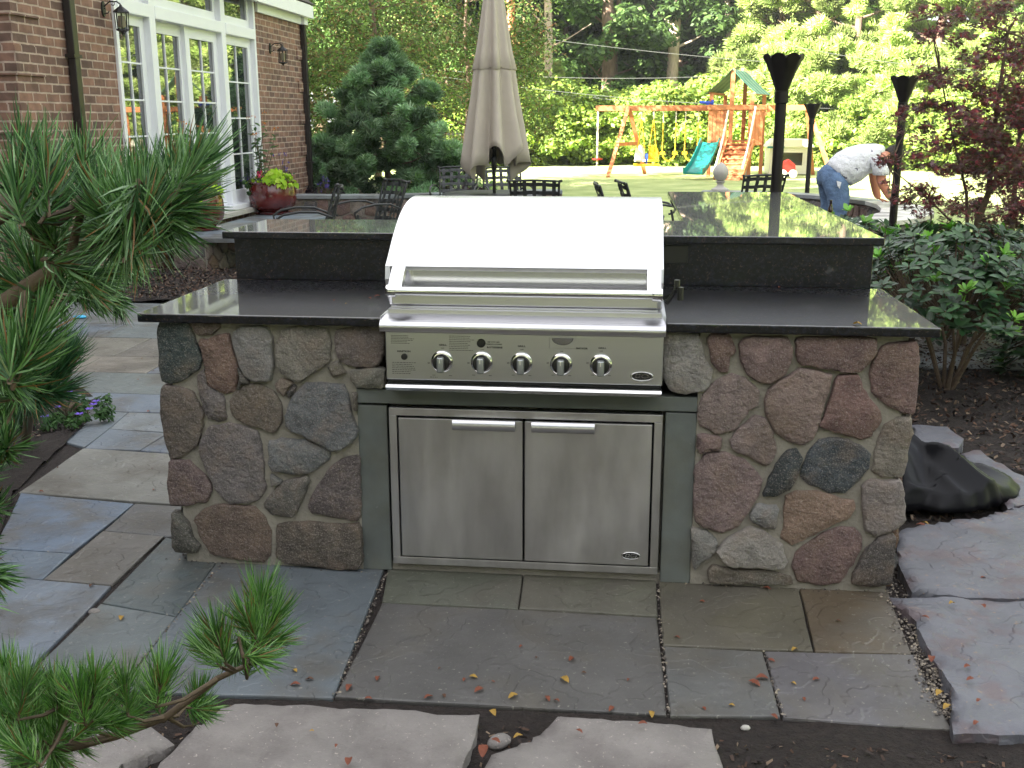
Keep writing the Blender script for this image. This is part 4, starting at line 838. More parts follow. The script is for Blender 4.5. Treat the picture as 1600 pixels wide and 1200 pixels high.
# unseen trees: left rows shade the terrace, those behind darken reflections
shade = tree('shade_tree', (-13.5,-17,0), 14.2, 3.8, [lin(52,76,40)], 20000, .46, 'column', .3, 'tall dense tree beyond the left side of the house', 'tree', 'tall trees left of the house', start=.1, low=.05, cn=120, clump=.34)
for x, y_, s_ in ((-13,-13,1),(-14,-9.5,1),(-13,-6,1),(-14,-2.5,.98),(-13.5,1,.95),(-14,4.5,.88),(-13.5,8,.87),(-14,11.2,.86),(-17.5,-15,1.1),(-18,-11,1.1),(-17.5,-7.5,1.1),(-18,-4,1.1),(-17.5,0,1.1)): copy_tree(shade, loc=(x,y_,0), rz=random.uniform(0,6), scale=s_)
for x, y_, s_ in ((-10,-15,.5),(-6,-17,.55),(-2,-18,.6),(3,-18,.6),(7,-16,.55),(11,-13,.55),(13,-8,.5)): copy_tree(protoB, loc=(x,y_,0), rz=random.uniform(0,6), scale=s_)  # added behind the viewer so the steel doors reflect darker

for x, y_, s_ in ((-9,-9.5,.42),(-6,-10,.46),(-3,-9.6,.42),(0,-10,.44),(3,-9.6,.42),(6,-9.5,.46),(9,-8.5,.44)): copy_tree(protoB, loc=(x,y_,0), rz=random.uniform(0,6), scale=(s_*1.15,s_*1.15,s_))  # nearer unseen row, added so granite and steel mirror something dark
# mid-distance planting
crab = tree('crabapple_tree', (-4.6,17.2,0), 6.2, 2.6, [lin(98,124,62), lin(120,142,76), lin(78,104,54), lin(122,104,70)], 30000, .085, 'round', .07, 'dark leafy crabapple tree behind the blue spruce', 'tree', start=.22, nl=16, cn=110, clump=.3, tmpl=(leaf_v, leaf_f), low=.15)
o2 = copy_tree(crab, loc=(-7.4,18.6,0), rz=2, label='dark crabapple tree beside the house corner')
o3 = copy_tree(crab, loc=(-3.6,22.5,0), rz=4, scale=1.1, label='dark leafy tree left of the umbrella top')
for (x, y_) in ((-6.3,16.2),(-5.9,16.6),(-5.4,16.3)): pass
spr = tree('blue_spruce', (-3.7,14.2,0), 2.75, 1.5, [lin(136,172,128), lin(120,158,112), lin(166,194,154), lin(114,150,92)], 30000, .15, 'spire', .07, 'bushy blue green conifer behind the left seat wall', 'conifer', start=.04, nl=26, cn=260, clump=.15, tmpl=TUFT, m='foliage', low=.05)
def bush(name, loc, W, D_, H, n, leaf, cols, label, cat='plant', tmpl=(leaf_v, leaf_f), m='foliage', group=None, cn=26, stems=10):
    o = empty(name, loc, label, cat, group); mb = MB()
    for i in range(stems): a = i*2.4; q = Vector(loc)+Vector((math.cos(a)*W*.7*random.random(), math.sin(a)*D_*.7*random.random(), H*.8)); mb.tube([loc, Vector(loc).lerp(q, .5)+Vector((0,0,.1*H)), q], [.012,.008,.003], 5)
    mb.build('stem', M['twig'], o)
    cs = []
    for i in range(cn): a = random.uniform(0, 2*PI); r_ = math.sqrt(random.random()); cs.append((loc[0]+math.cos(a)*r_*W, loc[1]+math.sin(a)*r_*D_, loc[2]+H*(.15+.7*random.random()*math.sqrt(1-r_*r_*.8))))
    P, d, idx = clumps(cs, [min(W, D_, H)*random.uniform(.25,.42) for _ in cs], n, .8); tone = rng.uniform(.75,1.25,len(cs))
    scatter('foliage', tmpl[0], tmpl[1], P, d*.7+np.array([0,0,.7])+rng.normal(size=(n,3))*.35, d+rng.normal(size=(n,3))*.6, leaf*rng.uniform(.6,1.3,n), mixcols(n, cols, .2)*tone[idx][:, None], M[m], o); return o, cs
q = az(668, 292, 0.); hyd, cs = bush('hydrangea', (-2.75,13.9,0), 1.0,.6,1.0, 3600, .1, [lin(128,164,84), lin(146,180,100), lin(108,146,72)], 'green hydrangea with cream flower heads left of the umbrella', 'shrub')
P = []; 
for i in range(46):
    c = random.choice(cs); c = np.array(c)+[random.uniform(-.1,.1),-.25-random.random()*.25,.12]; P += [c+rdir(1)[0]*.05 for _ in range(16)]
n = len(P); scatter('flower_heads', quad_v, quad_f, np.array(P), rdir(n), rdir(n), .035*rng.uniform(.7,1.3,n), mixcols(n, [lin(222,228,200), lin(196,212,160)], .08), M['foliage'], hyd)
bush('coleus_plant', (-2.3,13.25,0), .5,.25,.66, 900, .075, [lin(60,36,44), lin(44,28,34), lin(76,44,48)], 'dark purple leafed plants in front of the hydrangea', 'plant')
bush('coleus_plant', (-4.35,12.55,.1), .5,.4,.55, 1300, .07, [lin(44,36,42), lin(34,28,34), lin(58,46,50)], 'dark purple leafed plants at the foot of the far downspout', 'plant')
bush('low_shrub', (-3.0,13.1,0), .9,.35,.6, 1800, .07, [lin(52,76,48), lin(66,92,58)], 'low dark shrub along the seat wall under the spruce', 'shrub')
# picket fence far behind the hydrangea
fe = empty('picket_fence', (-6,30,0), 'dark thin picket fence beyond the hydrangea', 'fence'); mb = MB()
for i in range(46): mb.box((-10+i*.13,30,-.02),(-9.975+i*.13,30.02,1.25))
mb.box((-10,30.021,1.1),(-4,30.04,1.14)); mb.box((-10,30.021,.15),(-4,30.04,.19)); mb.build('pickets', M['iron'], fe)

# rhododendron at the right
def whorl_shrub(name, base, R, H, nw, leaf, label, new=.14, cols=None, group='broadleaf evergreens right of the island', zmin=.35, flat=1.):
    cols = cols or [lin(38,68,34), lin(48,80,42), lin(32,56,32), lin(60,90,54)]
    o = empty(name, base, label, 'shrub', group); mb = MB(); P, N_, T_, C_, S_ = [], [], [], [], []
    b0 = Vector(base); stems = []
    for i in range(9):
        a = i*2.4+random.uniform(-.3,.3); m_ = b0+Vector((math.cos(a)*R*.35, math.sin(a)*R*.35*flat, H*.45)); stems.append(m_); mb.tube([b0+Vector((math.cos(a)*.03, math.sin(a)*.03, -.02)), b0.lerp(m_, .55)+Vector((random.uniform(-.03,.03),random.uniform(-.03,.03),0)), m_], [.013,.010,.007], 6)
    for i in range(nw):
        a = random.uniform(0, 2*PI); u = random.random(); el = math.asin(u); r_ = random.uniform(.72,1.02)
        q = b0+Vector((math.cos(a)*math.cos(el)*R*r_, math.sin(a)*math.cos(el)*R*r_*flat, H*(zmin+(1-zmin)*u*r_)))
        s_ = min(stems, key=lambda t: (t-q).length); mb.tube([s_, s_.lerp(q, .55)+Vector((0,0,-.02)), q], [.005,.004,.0025], 5)
        ax_ = Vector((math.cos(a)*.5, math.sin(a)*.5, 1)).normalized(); isnew = random.random() < new
        k_ = random.randint(7, 11); tone = random.uniform(.75, 1.25); up = .9 if isnew else random.uniform(.05,.5)
        for j in range(k_):
            t = j*2.4+random.uniform(-.3,.3); e1 = ax_.orthogonal().normalized(); e2 = ax_.cross(e1); rad = e1*math.cos(t)+e2*math.sin(t); d = (rad+ax_*up*random.uniform(.6,1.4)).normalized(); L = leaf*random.uniform(.7,1.2)*(.8 if isnew else 1)
            nn = (ax_-d*ax_.dot(d)).normalized(); P.append(q+d*L*.55-ax_*random.uniform(0,.03)); N_.append(nn); T_.append(d); S_.append(L)
            c = lin(104,160,50) if isnew else random.choice(cols); C_.append([x*tone*random.uniform(.85,1.15) for x in c[:3]])
    mb.build('stem', M['twig'], o)
    scatter('foliage', leaf_v, leaf_f, np.array([tuple(p) for p in P]), np.array([tuple(p) for p in N_]), np.array([tuple(p) for p in T_]), np.array(S_), np.array(C_), M['foliage_gloss'], o, smooth=True); return o
b1 = az(1500, 612); whorl_shrub('rhododendron', (b1[0]-.05,b1[1]+.1,0), .66, .98, 300, .078, 'tall bare stemmed rhododendron nearest the island corner', .1, zmin=.45)
whorl_shrub('rhododendron', (1.78,3.7,0), .5,.98,170,.08,'rhododendron with bright new shoots touching the bar end', .25, zmin=.3)
whorl_shrub('rhododendron', (2.62,4.4,0), .75,.86,260,.08,'rhododendron below the maple trunk', .1, zmin=.15)
whorl_shrub('rhododendron', (3.1,3.3,0), .5,.62,200,.08,'lower rhododendron at the right edge of the picture', .12, zmin=.1)
whorl_shrub('rhododendron', (3.7,5.0,0), .9,.85,230,.08,'dark rhododendron behind the lower one at the right edge', .05, zmin=.1)
whorl_shrub('rhododendron', (2.6,6.1,0), .8,.72,200,.08,'far rhododendron in front of the pale wall end', .15, zmin=.1)
# burgundy maples
def maple(base, spec, label, n, seedtips, trunk_r=.03):
    o = empty('japanese_maple', base, label, 'maple tree', 'burgundy maples at the right'); mb = MB(); cs = []; b0 = Vector(base)
    for (pts, r) in spec: mb.tube([b0]+[Vector(p) for p in pts], [r*(1.2-.9*i/len(pts)) for i in range(len(pts)+1)], 8)
    rs = []
    for (c, r) in seedtips:
        c = Vector(c); src = min((Vector(p) for s in spec for p in s[0]), key=lambda p: (p-c).length); mb.tube([src, src.lerp(c, .5)+Vector((0,0,.04)), c], [.008,.005,.002], 5)
        for _ in range(5): e = c+Vector(tuple(rdir(1)[0]))*r*.8; mb.tube([c, e], [.003,.001], 4)
        cs.append(tuple(c)); rs.append(r)
    mb.build('trunk', M['twig'], o, auto=60)
    sub, sr = [], []
    for c, r in zip(cs, rs):
        for _ in range(6): d = rdir(1)[0]*r*.8; d[2] *= .5; sub.append(tuple(np.array(c)+d)); sr.append(r*random.uniform(.25,.5))
    P, d, idx = clumps(sub, sr, n, .6); tone = rng.uniform(.6,1.35,len(sub))
    scatter('foliage', star_v, star_f, P, np.array([0,0,1.])+rng.normal(size=(n,3))*.55, rdir(n), .058*rng.uniform(.6,1.25,n), mixcols(n, [lin(140,82,86), lin(118,76,82), lin(112,88,94), lin(164,80,88), lin(116,96,88), lin(104,108,72)], .22)*tone[idx][:, None], M['burgundy'], o)
    return o
mp = ay(1522, 390, 4.2); t1 = [ay(1545,300,4.2), ay(1550,240,4.2), ay(1560,150,4.1), ay(1575,50,4.1)]
tips = []
for px, py, Y, r in ((1460,60,4.3,.2),(1445,20,4.4,.12),(1500,110,4.2,.25),(1560,60,4.2,.3),(1600,20,4.1,.3),(1450,110,4.4,.13),(1530,150,4.1,.3),(1590,130,4,.3),(1480,150,4.2,.2),(1440,170,4.3,.16),(1420,200,4.3,.16),(1490,200,4.1,.25),(1550,210,4,.3),(1600,220,4,.3),(1440,230,4.2,.18),(1480,250,4.1,.22),(1540,260,4,.25),(1600,280,4,.28),(1400,250,4.2,.14),(1385,245,4.2,.09),(1375,250,4.2,.06),(1570,320,4,.22),(1420,300,4.1,.16),(1460,300,4.1,.15),(1430,320,4,.14),(1400,305,4.1,.12),(1490,320,4.1,.18),(1600,345,3.9,.15),(1455,345,4.0,.14),(1650,100,4,.35),(1650,250,4,.35),(1510,40,4.3,.2),(1545,100,4.2,.3),(1580,175,4.1,.3),(1520,230,4.1,.28),(1610,70,4.1,.3),(1500,280,4.2,.2),(1390,290,4.1,.08)): tips.append((tuple(ay(px, py, Y)), r))
maple((mp[0]-.02,4.2,0), [([tuple(ay(1520,400,4.2)), tuple(ay(1528,345,4.2))]+[tuple(p) for p in t1], .028), ([tuple(ay(1512,380,4.25)), tuple(ay(1510,300,4.3)), tuple(ay(1490,220,4.3)), tuple(ay(1470,120,4.35))], .015), ([tuple(ay(1500,360,4.2)), tuple(ay(1450,310,4.15)), tuple(ay(1390,262,4.2))], .01)], 'burgundy leafed japanese maple reaching over the torch at the right', 12000, tips)
tips = [(tuple(ay(px, py, 5.6)), r) for px, py, r in ((1560,250,.3),(1600,300,.3),(1590,200,.35),(1620,150,.4),(1560,330,.25),(1640,260,.4),(1520,330,.2),(1580,360,.2))]
maple((ay(1585,390,5.6)[0],5.6,0), [([tuple(ay(1583,330,5.6)), tuple(ay(1590,230,5.6)), tuple(ay(1610,120,5.6))], .025)], 'redder japanese maple half hidden at the right edge', 9000, tips)

# ------------------------------------------------------------------ foreground pines
def needles(tufts, label, name, trunks, length=.085, nn=170, wd=.0011, cols=None):
    """tufts: (point, direction, scale). Every needle is a curved ribbon; twigs carry them."""
    base = trunks[0][0][0]; o = empty(name, (base[0], base[1], 0), label, 'pine shrub', 'young pines in the left foreground'); mb = MB()
    for pts, r in trunks:
        pts = [Vector(tuple(p)) for p in pts]; mb.tube(pts, [r*(1.15-.7*i/(len(pts)-1)) for i in range(len(pts))], 8)
    allp = [Vector(tuple(p)) for pts, _ in trunks for p in pts]; V = []; C_ = []
    cols = cols or [lin(74,118,52), lin(58,100,50), lin(92,136,66), lin(50,86,46), lin(116,150,96)]
    for p, d, s_ in tufts:
        p = np.array(p); d = np.array(d, float); d /= np.linalg.norm(d); tw = .075*s_; pv = Vector(tuple(p)); src = min(allp, key=lambda t: (t-pv).length)
        st_ = p-d*tw; mb.tube([src, Vector(tuple(src)).lerp(Vector(tuple(st_)), .6)+Vector((0,0,-.01)), Vector(tuple(st_)), pv], [.0045,.0035,.003,.0016], 6)
        k = int(nn*s_**.5); t = rng.random(k)**.75; o_ = st_+d*tw*t[:, None]
        rad = rdir(k); rad -= (rad@d)[:, None]*d; rad /= np.linalg.norm(rad, axis=1)[:, None]
        th = rng.uniform(.25, 1.05, k)+(1-t)*.35; dd = d*np.cos(th)[:, None]+rad*np.sin(th)[:, None]; L = length*s_*rng.uniform(.7,1.1,k)
        cur = (d-dd)*.28+rng.normal(size=(k,3))*.06+np.array([0,0,.06]); w_ = np.cross(dd, rdir(k)); w_ /= np.linalg.norm(w_, axis=1)[:, None]
        rows = []
        for u in (0, .35, .7, 1): c_ = o_+(dd*u+cur*u*u)*L[:, None]; ww = w_*wd*(1, 1, .8, .15)[(0, .35, .7, 1).index(u)]; rows += [c_-ww, c_+ww]
        V.append(np.stack(rows, 1)); cc = mixcols(k, cols, .22)*random.uniform(.8,1.2); cc[rng.random(k) < .05] = lin(128,96,56)[:3]; C_.append(cc)
    for p, d, s_ in tufts:
        p = Vector(tuple(p)); d = Vector(tuple(d)).normalized(); mb.tube([p-d*.04*s_, p-d*.015*s_, p+d*.004], [.0028,.0045,.001], 6)
    mb.build('branch', M['twig'], o, auto=60)
    V = np.concatenate(V); C_ = np.concatenate(C_); n = len(V); off = np.array(worldloc(o)); f = np.array([[0,1,3,2],[2,3,5,4],[4,5,7,6]])
    loops = (f[None]+8*np.arange(n)[:, None, None]).reshape(-1); st_ = np.arange(n*3)*4; tot = np.full(n*3, 4)
    rawmesh('needles', (V-off).reshape(-1, 3), loops, st_, tot, np.repeat(C_, 12, axis=0), M['needles'], o)
def tf(px, py, D, dx, dy, dz=0, s=1.): p = ad(px, py, D); return (p, RT*dx-UP*dy-FW*dz*1., s)
D = 1.35
T = []
spec = [(42,235,.1,-1),(70,260,-.2,-1),(20,285,-.3,-.8),(100,300,.3,-.7),(60,340,-.2,-.6),(15,370,-.5,-.5),(110,370,.5,-.4),(55,420,0,-.7),(10,440,-.6,-.3),(95,440,.5,-.2),(30,500,-.2,.4),(140,430,.6,.2),
 (128,250,-.1,-1),(150,262,.1,-.9),(180,285,-.1,-1),(215,290,.1,-1),(235,270,.2,-1),(262,285,.1,-.9),(285,255,.35,-1),(300,282,.7,-.5),(312,250,.5,-.9),(165,330,-.4,-.6),(200,340,0,-.8),(230,330,.2,-.6),(262,325,.6,-.3),(290,318,.9,-.15),(255,360,.6,.4),(225,370,.2,.7),(195,375,-.2,.7),(165,375,-.6,.3),(245,345,.3,.5),(275,345,.8,.4),(210,310,0,-.9),(180,315,-.3,-.8),(150,300,-.3,-.9),(245,300,.2,-.9),
 (35,560,-.1,-.3),(70,555,.3,-.5),(10,590,-.4,-.3),(50,600,.4,.3),(25,640,-.2,.4),(5,690,0,-.5),(-10,740,.5,-.3),(15,790,.3,-.2),(-5,850,.4,.1),(15,905,.5,.2),(-15,940,.5,.4),(20,560,-.2,.7),(60,520,.3,-.7),(20,535,-.2,-.8),(35,700,.4,-.1),(5,640,-.3,-.6)]
for i_, (px, py, dx, dy) in enumerate(spec): T.append(tf(px-(22 if py > 540 else 0), py, D*random.uniform(.88,1.12), dx, dy, random.uniform(-.6,.5), random.uniform(.85,1.12)*(.62 if py > 540 else .84)))
for px, py, dx, dy in ((140,470,.5,.3),(110,400,.3,-.4),(160,470,.6,.6),(190,480,.5,.7),(120,450,.2,.5),(165,440,.6,.1),(205,420,.5,.3),(185,430,.3,.6),(90,480,-.2,.5),(60,470,-.4,.3)): T.append(tf(px, py, 1.75*random.uniform(.95,1.1), dx, dy, random.uniform(-.3,.2), .58))
br1 = [ad(-140,620,1.3), ad(-20,500,1.35), ad(30,495,1.4), ad(75,480,1.55), ad(140,430,1.7)]; br2 = [ad(-120,560,1.3), ad(40,450,1.35), ad(108,405,1.38), ad(160,375,1.38), ad(215,330,1.35), ad(262,320,1.33)]
br3 = [ad(-160,900,1.5), ad(-100,600,1.4), ad(-60,380,1.3), ad(-40,240,1.3)]; br4 = [ad(-160,900,1.5), ad(-60,760,1.4), ad(-20,700,1.4)]; 
needles(T, 'large young pine with long green needles at the left edge', 'pine_shrub', [(br3, .016), (br1, .010), (br2, .0105), (br4, .009), ([ad(108,405,1.38), ad(130,320,1.36), ad(150,280,1.36)], .006), ([ad(-60,380,1.3), ad(20,330,1.35), ad(60,290,1.35)], .008)], .082, 165, .0011, [lin(72,112,54), lin(56,96,50), lin(96,136,74), lin(46,80,44), lin(124,158,110)])
T = []
for px, py, dx, dy, s_ in ((408,930,.05,-1,1.1),(430,960,.4,-.8,1),(385,965,-.3,-.8,1),(335,985,-.3,-.9,1),(320,1010,-.5,-.4,.9),(395,1010,.1,-.6,1),(435,1000,.8,-.2,.9),(415,1030,.4,.2,.8),(365,1030,-.1,.4,.7),(310,1085,.1,-.9,.95),(320,1110,.3,.2,.8),(255,1050,.2,-1,1),(240,1075,-.3,-.6,.95),(195,1065,-.2,-.9,1),(170,1085,0,-.8,1),(150,1060,.2,-.9,.9),(120,1080,-.2,-.8,1),(85,1070,-.1,-1,1),(40,1065,.1,-1,1.05),(10,1080,-.2,-.9,1),(60,1110,.1,-.7,1),(25,1120,-.2,-.6,1),(100,1120,.2,-.5,1),(150,1120,.3,-.3,.95),(185,1130,.5,0,.9),(215,1110,.4,-.3,.9),(70,1150,0,-.4,1),(20,1165,-.3,-.2,1),(120,1160,.3,.1,.9),(40,1190,0,.2,1),(90,1190,.2,.2,.9),(5,1040,-.3,-.8,1),(-15,1120,-.5,-.4,1)): T.append(tf(px, py, 1.95*random.uniform(.92,1.06), dx, dy, random.uniform(-.5,.2), s_*.82))
needles(T, 'small bright pine spreading over the bottom left corner', 'pine_shrub', [([ad(-60,1260,2.1), ad(60,1180,2.0), ad(180,1150,1.98), ad(260,1120,1.96), ad(340,1060,1.95), ad(385,1040,1.95)], .010), ([ad(-60,1260,2.1), ad(0,1150,2.0), ad(20,1100,1.98)], .007), ([ad(60,1180,2.0), ad(110,1120,2), ad(120,1090,1.98)], .006)], .085, 200, .0010, [lin(86,134,54), lin(72,118,50), lin(108,152,68), lin(60,102,46), lin(132,166,106)])
# far smaller pine sprig clump by the path
T = [tf(px, py, 3.3, dx, dy, 0, 1.3) for px, py, dx, dy in ((30,600,-.1,-.6),(70,590,.3,-.6),(90,570,.4,-.8),(60,555,.1,-1),(105,555,.4,-.8),(30,560,-.2,-.9),(95,610,.5,-.1),(60,625,.2,.3),(20,640,-.2,.3))]
q = az(40, 690); needles(T, 'short dense pine behind the geraniums left of the path', 'pine_shrub', [([(q[0],q[1],0), tuple(ad(50,620,3.35)), tuple(ad(60,590,3.3))], .02)], .09, 240, .0016, [lin(44,80,48), lin(58,98,54), lin(38,66,42)])
# geraniums
q = az(105, 655); gm, cs = bush('geranium', (q[0],q[1],0), .26,.3,.12, 900, .035, [lin(70,104,52), lin(54,84,44)], 'purple flowering geranium spilling at the edge of the path', 'plant', stems=16)
for px, py in ((112,608),(108,614),(90,637),(146,633),(124,648),(70,652),(140,640),(150,628),(104,612)):
    p = az(px, py, .13); fl = MB()
    for k in range(5): a = k*PI*.4; fl.add([(p[0],p[1],p[2]),(p[0]+.018*math.cos(a-.5),p[1]+.018*math.sin(a-.5),p[2]+.006),(p[0]+.024*math.cos(a),p[1]+.024*math.sin(a),p[2]+.008),(p[0]+.018*math.cos(a+.5),p[1]+.018*math.sin(a+.5),p[2]+.006)], [(0,1,2,3)])
    if 'petal' not in M: mat('petal', lin(120,90,210), rough=.6, transl=.3)
    fl.build('flower', M['petal'], gm)

# ------------------------------------------------------------------ pots and planting by the doors
def pot(x, y, z, r, h, label):
    o = empty('plant_pot', (x, y, z), label, 'flower pot', 'glazed red pots on the stoop'); m_ = MB()
    m_.lathe([(r*.62,.035),(r*.80,.08),(r*.95,h*.30),(r*1.0,h*.52),(r*.97,h*.78),(r*.90,h*.93),(r*.95,h*.96),(r*.96,h),(r*.88,h),(r*.85,h*.9),(r*.8,h*.86)], (x,y,z), 40); m_.build('pot', M['glaze'], o, auto=50)
    s_ = MB(); s_.lathe([(r*.6,.001),(r*.78,.004),(r*.84,.03),(r*.8,.034),(r*.5,.034)], (x,y,z), 32); s_.build('saucer', M['glaze'], o, auto=50)
    c_ = MB(); c_.lathe([(r*.79,h*.84),(r*.79,h*.855)], (x,y,z), 24); c_.build('soil', M['mulch'], o)
p1 = az(422, 334, .36); p2 = az(313, 359, .36); p1[0] += .05; z0 = .361
pot(p1[0], p1[1], z0, .31, .42, 'dark red glazed pot to the right of the patio doors'); pot(p2[0], p2[1], z0, .28, .42, 'dark red glazed pot nearest the viewer, half hidden by the pine')
heart_v = [(-.35,0,0),(-.5,-.25,.03),(-.25,-.42,.05),(.1,-.3,.03),(.55,0,-.08),(.1,.3,.03),(-.25,.42,.05),(-.5,.25,.03)]; heart_f = [(0,1,2,3,4),(0,4,5,6,7)]
def vine(x, y, z, r, n, label, side=(1,-.4)):
    o = empty('sweet_potato_vine', (x, y, z), label, 'plant'); P = []; N_ = []
    for i in range(n):
        a = random.gauss(math.atan2(side[1], side[0]), .8); rr = r*random.uniform(.2,1.15); P.append((x+math.cos(a)*rr, y+math.sin(a)*rr, z+.10-.12*max(0, rr/r-.6)*2+random.uniform(-.03,.05))); N_.append((math.cos(a)*.7, math.sin(a)*.7, .8))
    P = np.array(P); N_ = np.array(N_)+rng.normal(size=(n,3))*.3; T_ = N_*[1,1,0]+rng.normal(size=(n,3))*.3-[0,0,.3]
    mb = MB()
    for p in P[::6]: mb.tube([(x,y,z), (x*.5+p[0]*.5, y*.5+p[1]*.5, z+.1), tuple(p)], .003, 5)
    mb.build('stem', M['twig'], o); scatter('foliage', heart_v, heart_f, P, N_, T_, .085*rng.uniform(.7,1.2,n), mixcols(n, [lin(170,206,50), lin(150,192,40), lin(190,216,80)], .1), M['foliage'], o)
vine(p1[0], p1[1], z0+.40, .30, 120, 'lime green sweet potato vine in the pot right of the doors', (.8,-.6)); vine(p2[0], p2[1], z0+.40, .26, 80, 'lime green sweet potato vine in the nearer pot', (1,-.1))
def milkweed(x, y, z, H, label, n=9):
    o = empty('butterfly_weed', (x, y, z), label, 'plant', 'tall orange flowered plants in the pots'); mb = MB(); P, N_, T_, FP = [], [], [], []
    for i in range(n):
        a = random.uniform(0, 2*PI); t = Vector((x+math.cos(a)*random.uniform(.05,.22), y+math.sin(a)*random.uniform(.05,.2), z+H*random.uniform(.65,1))); b0 = Vector((x+random.uniform(-.08,.08), y+random.uniform(-.08,.08), z)); m_ = b0.lerp(t, .5)+Vector((random.uniform(-.04,.04), 0, 0)); mb.tube([b0, m_, t], [.006,.004,.002], 5)
        for k in range(12):
            u = .15+.8*k/12; p = b0.lerp(m_, u*2) if u < .5 else m_.lerp(t, u*2-1); aa = k*2.4; d = Vector((math.cos(aa), math.sin(aa), .25)); P.append(p+d*.045); N_.append((0,0,1)); T_.append(d)
        FP += [tuple(t+Vector((random.gauss(0,.018), random.gauss(0,.018), random.gauss(.01,.01)))) for _ in range(9)]
    mb.build('stem', M['twig'], o); k = len(P); scatter('foliage', leaf_v, leaf_f, np.array([tuple(p) for p in P]), np.array(N_)+rng.normal(size=(k,3))*.4, np.array([tuple(p) for p in T_]), .10*rng.uniform(.7,1.2,k), mixcols(k, [lin(72,104,60), lin(92,122,74)], .15), M['foliage'], o)
    k = len(FP); scatter('flower_heads', quad_v, quad_f, np.array(FP), rdir(k), rdir(k), .02*rng.uniform(.7,1.3,k), mixcols(k, [lin(226,130,50), lin(230,160,60)], .1), M['foliage'], o)
milkweed(p1[0]-.12, p1[1], z0+.36, .95, 'tall orange flowered plant in the pot right of the doors'); milkweed(p2[0]-.1, p2[1], z0+.36, .92, 'tall orange flowered plant in the nearer pot', 7)
def posy(x, y, z, cols, label, n=26, H=.2, sz=.03, leafc=[lin(60,92,50)]):
    o = empty('bedding_flowers', (x, y, z), label, 'flowers'); mb = MB(); F_ = []
    for i in range(n//2): t = (x+random.uniform(-.09,.09), y+random.uniform(-.09,.09), z+H*random.uniform(.4,1)); mb.tube([(x+random.uniform(-.03,.03),y,z), t], .003, 4); F_.append(t)
    mb.build('stem', M['twig'], o); P = np.repeat(np.array(F_), 10, axis=0)+rng.normal(size=(len(F_)*10,3))*sz*.45; k = len(P); scatter('flower_heads', quad_v, quad_f, P, rdir(k), rdir(k), sz*rng.uniform(.6,1.2,k), mixcols(k, cols, .15), M['foliage'], o)
    P = np.array([(x,y,z+.05)])+rng.normal(size=(90,3))*[.09,.09,.05]; scatter('foliage', leaf_v, leaf_f, P, rdir(90)+[0,0,1], rdir(90), .05*rng.uniform(.7,1.2,90), mixcols(90, leafc, .2), M['foliage'], o)
posy(p1[0]-.08, p1[1]-.18, z0+.42, [lin(220,60,110)], 'pink flowers in the pot right of the doors', 7, .16, .04); posy(p1[0]+.12, p1[1]+.1, z0+.40, [lin(96,84,170)], 'blue violet flower spikes in the pot right of the doors', 22, .38, .02)
posy(-4.15, 11.95, .35, [lin(96,84,170)], 'violet flower spikes beside the far downspout', 26, .4, .025)
bush('trailing_plant', (p1[0]-.24,p1[1]-.12,z0+.2), .1,.1,.34, 260, .06, [lin(64,98,56), lin(84,116,66)], 'dark trailing plant hanging over the left of the pot', 'plant', stems=4, cn=8)

# wall lanterns
def lantern(y, z, label):
    o = empty('wall_lantern', (X, y, z), label, 'wall lantern', 'black wall lanterns beside the patio doors'); k = 1.
    m_ = MB(); m_.prism([(X+.001, y+.05*math.cos(t), z+.03+.10*math.sin(t)) for t in [2*PI*i/12 for i in range(12)]], (.02,0,0)); m_.build('back_plate', M['iron'], o, bevel=.004)
    a = MB(); a.tube([(X+.02,y,z+.06),(X+.10,y,z+.12),(X+.20,y,z+.12),(X+.25,y,z+.085)], .009, 8)
    sp_ = [(X+.03+.05*t*math.cos(5*t), y, z+.02+.05*t*math.sin(5*t)) for t in [.2+i/12 for i in range(13)]]; a.tube(sp_, .006, 6); sp_ = [(X+.14+.035*t*math.cos(5*t+2), y, z+.09+.03*t*math.sin(5*t+2)) for t in [.2+i/12 for i in range(13)]]; a.tube(sp_, .005, 6); a.build('bracket', M['iron'], o, auto=60)
    cx_ = X+.25; c_ = MB(); c_.lathe([(.004,.085),(.016,.075),(.02,.06),(.035,.05),(.075,.02),(.105,-.005),(.108,-.018),(.09,-.02)], (cx_,y,z), 8); c_.lathe([(.082,-.225),(.086,-.24),(.05,-.255),(.02,-.27),(.008,-.29)], (cx_,y,z), 8)
    for i in range(8): t = 2*PI*(i+.5)/8; c_.tube([(cx_+.087*math.cos(t),y+.087*math.sin(t),z-.018),(cx_+.079*math.cos(t),y+.079*math.sin(t),z-.23)], .006, 5)
    c_.build('cage', M['iron'], o); g_ = MB(); g_.lathe([(.045,-.20),(.05,-.15),(.045,-.06)], (cx_,y,z), 12); g_.build('lamp_glass', M['amber'], o, auto=60)
    s_ = MB(); s_.tube([(cx_,y,z-.225),(cx_,y,z-.02)], .01, 6); s_.build('candle_tube', M['iron'], o); o.scale = (.72,)*3
lantern(yx(163, 25)-.02, 2.56, 'black scroll bracket lantern between downspout and doors, the nearer one'); lantern(yx(421, 70), 2.5, 'black scroll bracket lantern on the brick right of the doors, the smaller one')

